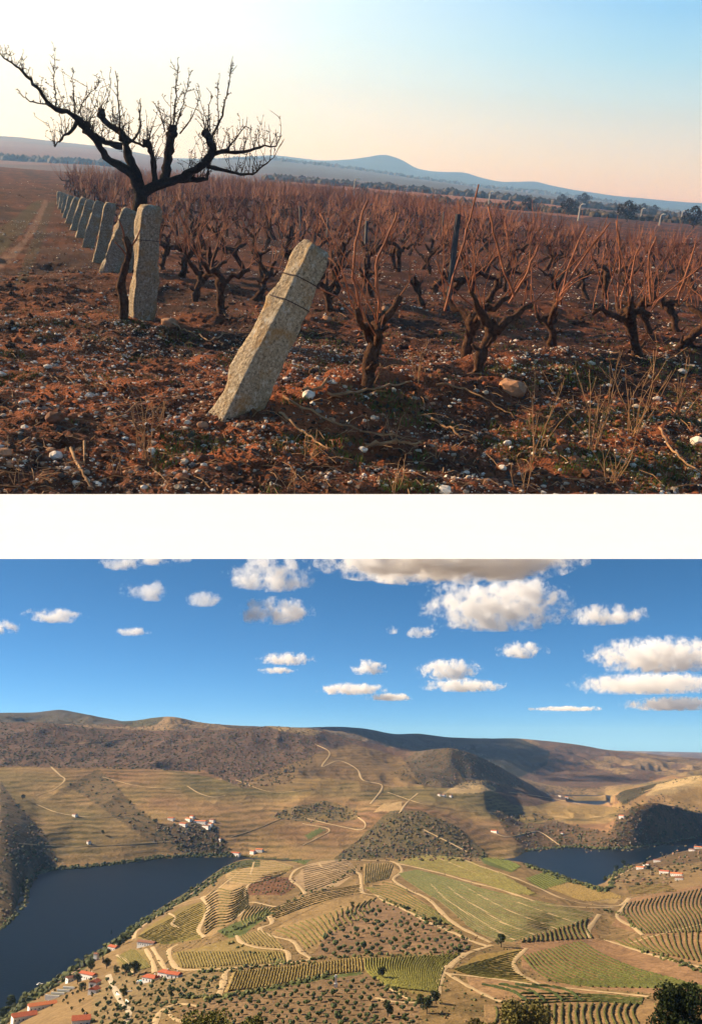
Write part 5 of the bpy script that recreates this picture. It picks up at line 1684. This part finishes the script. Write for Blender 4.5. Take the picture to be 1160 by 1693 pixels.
FRONT = [((597, 640), 3, 1.0, [(600, 530), (586, 450), (591, 385), (608, 332)], [(628, 520), (622, 440), (640, 392), (657, 352)], 'dark vine with two long canes right of the leaning post'),
         ((760, 600), 1, 1.0, [(735, 515), (752, 450), (774, 372), (791, 303)], [(800, 520), (740, 470), (720, 430)], 'thick old vine beside the grey stake'),
         ((795, 612), 5, 1.02, [(850, 492), (832, 445), (815, 380), (808, 340)], [(840, 505), (868, 455), (890, 405)], 'twin trunked vine with a cane arching right'),
         ((935, 597), 7, 1.0, [(925, 505), (937, 450), (956, 400), (970, 374)], [(925, 490), (962, 430), (1008, 368)], 'stout vine with tall crossed canes on the bank'),
         ((1045, 588), 2, 1.05, [(1020, 490), (1024, 420), (1018, 364)], [(1040, 490), (1048, 430), (1060, 400)], 'vine with upright canes right of the stout one'),
         ((1118, 578), 8, 1.0, [(1075, 500), (1072, 430), (1084, 390)], [(1120, 490), (1138, 440), (1150, 400)], 'rightmost vine of the front row')]
front_xy = []
for (px, py), k, s, c1, c2, lab in FRONT:
    P = ug(px, py)
    front_xy.append(P[:2])
    o = vine_at(P, k, s, 0.7 * k, lab, 'vines of the front row')
    for c in (c1, c2):
        q = smoothline(c, 12)
        L = at_depth(q[:, 0], q[:, 1], P[1] + np.linspace(0, 0.12, 12)) + rng.normal(0, 0.004, (12, 3))
        b = MB()
        b.tube(L, np.linspace(0.0125, 0.007, 12), 6)
        inv = (Matrix.Translation(P) @ Matrix.Rotation(0.7 * k, 4, 'Z') @ Matrix.Scale(s, 4)).inverted()
        link('cane', b.mesh('cane', M_cane, True), inv, o)
slots = []
VLX, VLY = [-200, 0, 150, 250, 450, 600, 700, 800, 900, 1000, 1160, 1400], [306, 296, 286, 290, 297, 319, 329, 348, 363, 377, 391, 409]
for kk in range(0, 92):
    k = kk / 2
    O = ROW0[:2] + PSTEP * k
    if kk == 1:
        continue
    for i in range(0, 150):
        p = O + RD * (0.75 + i * 0.82) + rng.normal(0, 0.07, 2)
        if k == 0 and i < 6:
            continue
        if p[1] < 3 or p[1] > 100:
            continue
        x, y = uproject(np.array([p[0], p[1], 0.3]))
        if -60 < x < 1220 and uproject(np.array([p[0], p[1], 0.7]))[1] > np.interp(x, VLX, VLY):
            slots.append((p[1], p[0], k, i))
for k in range(60):                                 # block left of the track
    for i in range(-40, 0):
        p = ROW0[:2] + PSTEP * (k + 3) + RD * (i * 0.9 - 2.4)
        x, y = uproject(np.array([p[0], p[1], 0.3]))
        if 14 < p[1] < 100 and -60 < x < 1220 and uproject(np.array([p[0], p[1], 0.7]))[1] > np.interp(x, VLX, VLY):
            slots.append((p[1], p[0], k, i))
slots.sort()
nthing, restv = 0, []
for y, x, k, i in slots:
    if rng.random() < 0.04:
        continue
    P = (x, y, float(zu(x, y)))
    if nthing < 290:
        lab = nth(i) + (' bare vine along the row that starts at the ' + nth(int(k)) + ' granite post' if k == int(k) else ' bare vine along the row just behind the ' + nth(int(k)) + ' granite post') if i >= 0 else nth(k) + ' row left of the track, ' + nth(-i - 1) + ' small bare vine from it'
        if nthing < 60:
            vine_at(P, nthing, rng.uniform(0.72, 1.0), rng.uniform(0, 6.28), lab, 'bare vines in the rows')
        else:
            link('grape_vine', mid_mesh[nthing % 12], UM @ Matrix.Translation(P) @ Matrix.Rotation(rng.uniform(0, 6.28), 4, 'Z') @ Matrix.Scale(rng.uniform(0.68, 0.94), 4), None, lab, 'vine', 'bare vines in the rows')
        nthing += 1
    else:
        restv.append(P)
ft, fc = MB(), MB()
far_geo = [vine_geometry(s, 0, 0.95) for s in range(80, 88)]
for n_, P in enumerate(restv):
    a = rng.uniform(0, 6.28)
    R = np.array([[math.cos(a), -math.sin(a), 0], [math.sin(a), math.cos(a), 0], [0, 0, 1]]) * rng.uniform(0.85, 1.2)
    ft.merge(far_geo[n_ % 8][0], R, P)
    fc.merge(far_geo[n_ % 8][1], R, P)
print('vines', nthing, len(restv), ft.n + fc.n)
o = link('far_vines', ft.mesh('far_vines', M_vine), UM, None, 'mass of bare vines in the far vineyard rows', 'vines', None, 'stuff')
o2 = link('canes', fc.mesh('canes', M_cane), parent=o)
o2['kind'] = 'stuff'

# old vine leaning against the upright post
P = ug(204, 529)
m = MB()
q = smoothline([(204, 532), (205, 500), (200, 470), (208, 440), (214, 412), (206, 392)], 18)
L = at_depth(q[:, 0], q[:, 1], np.full(18, P[1] + 0.05))
m.tube(L - P, np.linspace(0.055, 0.03, 18) * (1 + 0.14 * rng.normal(size=18)), 8)
o = link('grape_vine', None, UM @ Matrix.Translation(P), None, 'dark crooked vine trunk leaning beside the upright granite post', 'vine', 'vines of the front row')
link('trunk', m.mesh('trunk', M_vine, True), parent=o)
m = MB()
for s_, e_ in (((210, 425), (190, 400)), ((214, 412), (232, 380)), ((206, 396), (196, 362))):
    q = smoothline([s_, ((s_[0] + e_[0]) / 2 + 2, (s_[1] + e_[1]) / 2), e_], 6)
    m2 = MB()
    m2.tube(at_depth(q[:, 0], q[:, 1], np.full(6, P[1] + 0.05)) - P, np.linspace(0.012, 0.006, 6), 5)
    link('cane', m2.mesh('cane', M_cane, True), parent=o)

# ---- stakes
M_stake = mottled('weathered_stake', lin(60, 58, 60), lin(98, 94, 94), 6.0, 0.8, 0.4, 0.01)
for (bx, by), (tx, ty), w, lab in [((739, 512), (757, 354), 0.075, 'tall grey stake leaning beside the thick old vine'), ((603, 432), (606, 365), 0.07, 'dark stake above the leaning post, right one'), ((541, 404), (542, 360), 0.07, 'dark stake above the leaning post, middle one'), ((498, 392), (496, 341), 0.08, 'dark stake above the leaning post, left one'), ((730, 330 + 70), (733, 350), 0.07, 'thin stake in the middle rows')]:
    P = ug(bx, by)
    T = at_depth(tx, ty, P[1])
    m = MB()
    L = np.linspace(0, 1, 7)[:, None]
    m.tube(P + np.array([0, 0, -0.15]) * (1 - L) + (T - P) * L - P, np.full(7, w / 2) * (1 + 0.06 * rng.normal(size=7)), 4)
    link('stake', m.mesh('stake', M_stake), UM @ Matrix.Translation(P), None, lab, 'stake', 'stakes in the vineyard')

# ---- utility poles and far trees
M_pole = mottled('concrete_pole', lin(176, 168, 158), lin(206, 198, 186), 1.0, 0.8)
M_lampm = NT('lamp_glass').done(lin(235, 225, 205), None, 0.3, 0.5)
for (bx, by), (tx, ty), D, lab in [((583, 346), (590, 299), 75, 'pale street lamp pole above the leaning post'), ((953, 378), (960, 340), 80, 'pale street lamp pole right of centre'), ((1086, 388), (1089, 356), 90, 'pale pole near the right edge'), ((807, 338), (811, 318), 110, 'small lamp pole on the tan field'), ((1056, 372), (1058, 346), 110, 'thin pole left of the right edge pole'), ((303, 330), (305, 302), 60, 'pale pole behind the bare tree'), ((1123, 372), (1126, 350), 130, 'distant pole at the right edge')]:
    Pb_, T = at_depth(bx, by, D), at_depth(tx, ty, D)
    h_ = T[2] - Pb_[2]
    o = link('lamp_pole', None, UM @ Matrix.Translation(Pb_), None, lab, 'lamp pole', 'poles beyond the vineyard')
    m = MB()
    m.tube([(0, 0, -1.5), (0, 0, h_ / 2), (0, 0, h_)], [0.09, 0.075, 0.06], 8)
    link('shaft', m.mesh('shaft', M_pole), parent=o)
    m = MB()
    m.tube([(0, 0, h_ - 0.05), (0.05, 0, h_ + 0.1), (0.16, 0, h_ + 0.14)], [0.04, 0.035, 0.03], 5)
    link('arm', m.mesh('arm', M_pole), parent=o)
    m = MB()
    m.box(0.26, 0, h_ + 0.08, 0.3, 0.2, h_ + 0.2, 0.7)
    link('lamp_head', m.mesh('lamp_head', M_lampm), parent=o)
UT = tree_meshes(6, 3.2, 14, 900, 0.3, lin(52, 44, 30))
for px, py, D, s, lab in [(963, 343, 190, 0.55, 'dark round tree beside the lamp pole right of centre'), (928, 336, 190, 0.42, 'small dark tree left of the round one'), (1060, 360, 190, 0.4, 'small dark tree near the thin pole'), (1078, 362, 190, 0.4, 'small dark tree near the right edge pole'), (700, 312, 190, 0.3, 'small bush on the edge of the tan field'),
                          (935, 378, 100, 0.35, 'dark bush at the far end of the rows'), (1030, 392, 90, 0.4, 'low dark bush at the right end of the rows'), (870, 368, 105, 0.3, 'low bush under the tan field'), (1140, 396, 85, 0.4, 'dark bush at the right edge'), (600, 332, 110, 0.25, 'small bush behind the lamp pole'), (500, 292, 200, 0.3, 'small dark tree at the left of the far field')]:
    P = at_depth(px, py, D)
    x, y = P[0], P[1]
    j_ = int(np.argmin(np.abs(UA - x / y)))
    P[2] = np.interp(y, UY, ZU[:, j_])
    o = link('tree', None, UM @ Matrix.Translation(P) @ Matrix.Scale(s * 0.8, 4), None, lab, 'tree', 'trees beyond the vineyard')
    link('trunk', UT[0], parent=o)
    link('crown', UT[1], parent=o)
hp = []
for pl, dn, D in [([(440, 286), (520, 292), (600, 304), (700, 316), (800, 328), (900, 338), (1000, 352), (1160, 372)], 420, 195), ([(440, 300), (560, 312), (700, 330), (850, 352), (1000, 378), (1160, 398)], 340, 112), ([(0, 266), (100, 270), (220, 280)], 160, 300), ([(300, 268), (450, 266), (600, 284), (800, 310), (1160, 358)], 300, 600)]:
    q = resample(pl, dn)
    P = at_depth(q[:, 0], q[:, 1], np.full(dn, float(D)) * rng.uniform(0.96, 1.04, dn))
    jj = np.clip(((P[:, 0] / P[:, 1] - UA[0]) / (UA[1] - UA[0])).astype(int), 0, uc_ - 1)
    ii = np.clip(np.searchsorted(UY, P[:, 1]), 0, ur_ - 1)
    P[:, 2] = ZU[ii, jj] + 0.2
    hp.append((P, rng.uniform(0.4, 1.1, dn) * min(D / 190, 1.6)))
m = blobs(ICO1, np.vstack([h_[0] for h_ in hp]), np.concatenate([h_[1] for h_ in hp]), 0.3, np.array(lin(74, 62, 44)) * rng.uniform(0.7, 1.3, (sum(len(h_[0]) for h_ in hp), 1)))
link('hedge_bushes', m.mesh('hedge_bushes', M_leaf), UM, None, 'lines of dark bushes between the far fields', 'bushes', None, 'stuff')

# ---- stones
M_stones = toned('field_stone', 30, 0.75, 1.2, 0.85, 0.4, 0.01)
SC = np.array([lin(226, 214, 198), lin(206, 186, 162), lin(176, 132, 100), lin(150, 96, 68), lin(150, 138, 124), lin(120, 84, 64)])


def stone_field(n, y0, y1, smin, smax, power, shape, keepf, earth=False):
    y = np.sqrt(rng.uniform(y0 ** 2, y1 ** 2, n))
    x = y * rng.uniform(-0.50, 0.50, n)
    f = keepf(x, y) & (y > np.interp(x / y, UA, _y0) + 0.04)
    x, y = x[f], y[f]
    n = len(x)
    s = smin * (smax / smin) ** (rng.random(n) ** (power * 1.25))
    ci = rng.choice(6, n, p=[0.27, 0.2, 0.2, 0.17, 0.07, 0.09])
    P = np.c_[x, y, zu(x, y) + s * 0.15]
    tones = SC[ci] if not earth else np.array([S_RED, S_BRN, S_DRK])[ci % 3]
    return blobs(shape, P, np.stack([s, s * rng.uniform(0.6, 1, n), s * rng.uniform(0.4, 0.75, n)], 1), 0.22, tones * rng.uniform(0.8, 1.1, (n, 1)))


cl = lambda x, y: (fbm(x / 0.5, y / 0.5, 3, 91) + rng.normal(0, 0.22, len(x))) > -0.05
m = stone_field(34000, 3.9, 9.5, 0.0045, 0.024, 1.9, ICO1, cl)
m.merge(stone_field(20000, 9.0, 24, 0.008, 0.035, 2.0, OCT, cl))
m.merge(stone_field(3500, 22, 60, 0.02, 0.06, 1.6, OCT, cl))
link('clods', stone_field(5200, 3.9, 14, 0.014, 0.055, 2.0, ICO1, lambda x, y: fbm(x / 0.8, y / 0.8, 3, 98) + rng.normal(0, 0.2, len(x)) > 0.0, True).mesh('clods', M_stones), UM, None, 'crumbly red brown clods of earth', 'clods', None, 'stuff')
link('gravel', m.mesh('gravel', M_stones), UM, None, 'pale and rusty gravel strewn over the soil', 'gravel', None, 'stuff')
BIG = [(845, 649, 27, 2, 'large flat brown stone on the bank below the twin vine'), (280, 538, 15, 2, 'brown wedge shaped stone at the foot of the upright post'), (510, 657, 14, 0, 'pale angular stone right of the leaning post base'), (93, 757, 14, 0, 'white oval stone at the bottom left'), (90, 694, 17, 5, 'brown stone in the left foreground'),
       (8, 752, 14, 2, 'tan stone at the left edge'), (250, 749, 11, 0, 'white stone at the foot of the dry weed'), (335, 706, 12, 2, 'brown stone left of the leaning post base'), (305, 765, 9, 1, 'small pale stone beside the white pair'), (300, 793, 15, 3, 'reddish stone low in the foreground left of centre'), (288, 762, 8, 3, 'round rusty stone in the foreground'),
       (948, 763, 13, 3, 'orange brown stone in the right foreground'), (838, 735, 9, 0, 'white stone in the right foreground'), (1152, 735, 16, 0, 'large pale stone at the right edge'), (735, 813, 14, 0, 'pale stone cut by the white wall'), (920, 745, 11, 5, 'dark brown stone in the right foreground'), (548, 696, 8, 2, 'tan stone below the pale angular stone'),
       (617, 693, 8, 1, 'pale pink stone right of centre'), (600, 745, 9, 0, 'white stone beside the fallen cane'), (830, 775, 8, 0, 'small white stone right of the dry stalks'), (540, 530, 9, 2, 'round tan stone behind the leaning post'), (636, 515, 10, 2, 'tan stone beneath the second row'), (310, 702, 9, 1, 'pale stone on the mound'), (120, 690, 9, 3, 'rusty stone in the left foreground')]
for px, py, r, c, lab in BIG:
    P = ug(px, py)
    s = r * P[1] / FPX
    m = blobs(ICO2, [(0, 0, 0.25 * s)], [(s, s * 0.75, s * 0.6)], 0.16, [SC[c]])
    link('stone', m.mesh('stone', M_stones), UM @ Matrix.Translation(P), None, lab, 'stone', 'larger stones on the ground')
sm = [blobs(ICO2, [(0, 0, 0.2)], [(1, rng.uniform(0.6, 1), rng.uniform(0.5, 0.75))], 0.24, [SC[k % 6]]).mesh('stone', M_stones) for k in range(18)]
q = np.c_[np.sort(rng.uniform(0, 1160, 170)), rng.uniform(600, 812, 170)]
P = ug(q[:, 0], q[:, 1])
for k, p in enumerate(P):
    s = p[1] / FPX * rng.uniform(4, 8)
    link('stone', sm[k % 18], UM @ Matrix.Translation(p) @ Matrix.Rotation(rng.uniform(0, 6.28), 4, 'Z') @ Matrix.Scale(s, 4), None, nth(k // 6) + ' ' + ['small white quartz', 'small pale tan', 'small brownish', 'small rusty', 'small grey', 'small dark brown'][(0, 1, 2, 3, 4, 5)[k % 6]] + ' stone from the left on the red soil', 'stone', 'small stones on the ground')

# ---- fallen canes and twigs
M_dead = mottled('dead_cane', lin(120, 88, 62), lin(176, 138, 98), 7.0, 0.8)
for pts, r, lab in [([(270, 533), (300, 548), (345, 568)], 0.012, 'long fallen cane beside the upright post'), ([(345, 568), (390, 552), (420, 545)], 0.008, 'fallen cane pointing right behind the leaning post'), ([(455, 650), (500, 680), (570, 712), (640, 728), (700, 735)], 0.010, 'long curved fallen cane across the bank'), ([(462, 688), (500, 720), (530, 742), (552, 757)], 0.009, 'pale fallen cane below the leaning post'),
                    ([(500, 655), (540, 640), (600, 590)], 0.012, 'dead branch propped against the vine right of the post'), ([(720, 638), (770, 650), (810, 672), (850, 698)], 0.009, 'fallen cane below the large flat stone'), ([(118, 748), (124, 765), (136, 788), (152, 815)], 0.011, 'pale forked stick in the bottom left foreground'), ([(140, 740), (140, 775)], 0.008, 'short upright stick in the bottom left foreground'),
                    ([(1088, 712), (1105, 745), (1130, 770), (1165, 795)], 0.010, 'bright fallen cane at the right edge'), ([(540, 660), (600, 652), (680, 636)], 0.012, 'cane lying along the sunlit ridge'), ([(700, 690), (740, 715), (770, 735)], 0.012, 'dark broken twig in the right foreground'), ([(940, 590), (1000, 583), (1060, 580)], 0.006, 'thin cane lying on the crest'), ([(205, 690), (235, 672), (275, 660)], 0.006, 'thin pale stalk lying in the left foreground'), ([(600, 745), (650, 738), (700, 742)], 0.014, 'grey dead branch lying in the foreground')]:
    q = smoothline(pts, 16)
    L = ug(q[:, 0], q[:, 1]) + np.array([0, 0, 0.02]) + np.c_[np.zeros((16, 2)), 0.012 * np.abs(rng.normal(size=16))]
    m = MB()
    m.tube(L - L[0], np.linspace(r, r * 0.5, 16), 6)
    link('fallen_cane', m.mesh('fallen_cane', M_dead, True), UM @ Matrix.Translation(L[0]), None, lab, 'cane', 'fallen canes on the ground')
m = MB()
q = np.c_[rng.uniform(-20, 1180, 900), 430 + 385 * rng.random(900) ** 0.8]
P = ug(q[:, 0], q[:, 1])
for p in P:
    a, L = rng.uniform(0, 6.28), rng.uniform(0.04, 0.22)
    d = np.array([math.cos(a), math.sin(a), rng.uniform(-0.02, 0.3)]) * L
    m.tube([p + np.array([0, 0, 0.008]), p + d * 0.5 + np.array([0, 0, 0.015 + 0.02 * rng.random()]), p + d + np.array([0, 0, 0.01])], [0.003, 0.0026, 0.002], 3)
link('twig_litter', m.mesh('twig_litter', M_dead), UM, None, 'broken twigs littering the ground', 'twigs', None, 'stuff')
# dead leaves and grass
q = np.c_[rng.uniform(-20, 1180, 5200), 440 + 376 * rng.random(5200) ** 0.7]
P = ug(q[:, 0], q[:, 1])
nn = len(P)
a = rng.normal(size=(nn, 3)) * np.array([1, 1, 0.35])
a /= np.linalg.norm(a, axis=1)[:, None]
b = np.cross(a, rng.normal(size=(nn, 3)) * np.array([0.4, 0.4, 1]))
b /= np.linalg.norm(b, axis=1)[:, None]
s = rng.uniform(0.010, 0.03, nn)[:, None]
P = P + np.array([0, 0, 0.008])
m = MB()
m.add(np.stack([P - a * s, P + b * s * 0.7, P + a * s, P - b * s * 0.7 + np.array([0, 0, 0.008])], 1).reshape(-1, 3), np.arange(4 * nn).reshape(nn, 4))
m.c.append(np.repeat(np.array([lin(84, 58, 42), lin(66, 48, 38), lin(112, 76, 50), lin(82, 72, 66)])[rng.integers(0, 4, nn)], 4, 0))
link('dead_leaves', m.mesh('dead_leaves', M_stones), UM, None, 'dry dead leaves scattered over the soil', 'leaves', None, 'stuff')
q = np.c_[rng.uniform(-20, 1180, 60000), 500 + 316 * rng.random(60000)]
P = ug(q[:, 0], q[:, 1])
gm = (fbm(P[:, 0] / 0.45, P[:, 1] / 0.45, 3, 96) + 0.25 * ((P[:, 0] - ROW0[0]) * RD[0] > 0.2)) > 0.30
P = P[gm][:15000]
nn = len(P)
hh = rng.uniform(0.012, 0.05, nn)
th = rng.uniform(0, 6.28, nn)
w = np.c_[np.cos(th), np.sin(th), np.zeros(nn)] * 0.0028
tip = P + np.c_[rng.normal(0, 0.012, (nn, 2)), hh]
m = MB()
m.add(np.stack([P - w, P + w, tip], 1).reshape(-1, 3), np.arange(3 * nn).reshape(nn, 3))
m.c.append(np.repeat(np.array(lin(84, 100, 40)) * rng.uniform(0.6, 1.3, (nn, 1)), 3, 0))
link('grass', m.mesh('grass', M_leaf), UM, None, 'short green grass in patches on the soil', 'grass', None, 'stuff')

# ---- dry weeds
def weed(px, py, hpx, stems, seed, label):
    P = ug(px, py)
    H = hpx * P[1] / FPX
    r = np.random.default_rng(seed)
    m = MB()
    for s in range(stems):
        d = np.array([r.normal(0, 0.22), r.normal(0, 0.25), 1.0])
        L = H * r.uniform(0.45, 1.05)
        pts = [np.r_[r.normal(0, 0.02, 2), -0.02]]
        for k in range(7):
            d = d + r.normal(0, 0.09, 3)
            d /= np.linalg.norm(d)
            pts.append(pts[-1] + d * L / 7)
        m.tube(pts, np.linspace(0.0032, 0.0014, 8), 4)
        for k in range(r.integers(3, 8)):
            i = r.integers(3, 8)
            dd = d * 0.6 + r.normal(0, 0.5, 3)
            dd /= np.linalg.norm(dd)
            l2 = L * r.uniform(0.08, 0.25)
            m.tube([pts[i], pts[i] + dd * l2 * 0.5, pts[i] + dd * l2 + np.array([0, 0, 0.1 * l2])], [0.0016, 0.0014, 0.0018], 3)
    link('dry_weed', m.mesh('dry_weed', M_dead), UM @ Matrix.Translation(P), None, label, 'weed', 'dry weeds in the foreground')


for k, (px, py, h_, n, lab) in enumerate([(240, 760, 125, 9, 'tall dry weed in the left foreground'), (262, 700, 70, 5, 'smaller dry weed behind the left one'), (980, 745, 170, 12, 'large bushy dry weed in the right foreground'), (1045, 720, 165, 10, 'dry weed with fine branches near the right edge'), (1120, 690, 120, 7, 'dry weed at the far right'), (885, 755, 160, 6, 'thin dry stalks right of centre'), (865, 812, 90, 5, 'short dry stalks near the white wall'),
                                        (650, 730, 60, 4, 'small dry weed in the middle foreground'), (720, 760, 50, 4, 'small dry tuft right of the middle weed'), (1010, 800, 110, 8, 'dry stalks low in the right corner'), (505, 760, 60, 4, 'thin dry stalks below the leaning post'), (655, 812, 70, 4, 'dry stalks cut by the white wall'), (615, 640, 90, 6, 'dry stems beside the front vine'), (690, 630, 80, 5, 'dry stems on the ridge crest'), (185, 790, 60, 4, 'low dry weed at the bottom left'), (30, 800, 50, 4, 'low dry weed in the left corner'), (480, 815, 55, 4, 'dry tuft above the white wall')]):
    weed(px, py, h_, n, 300 + k, lab)
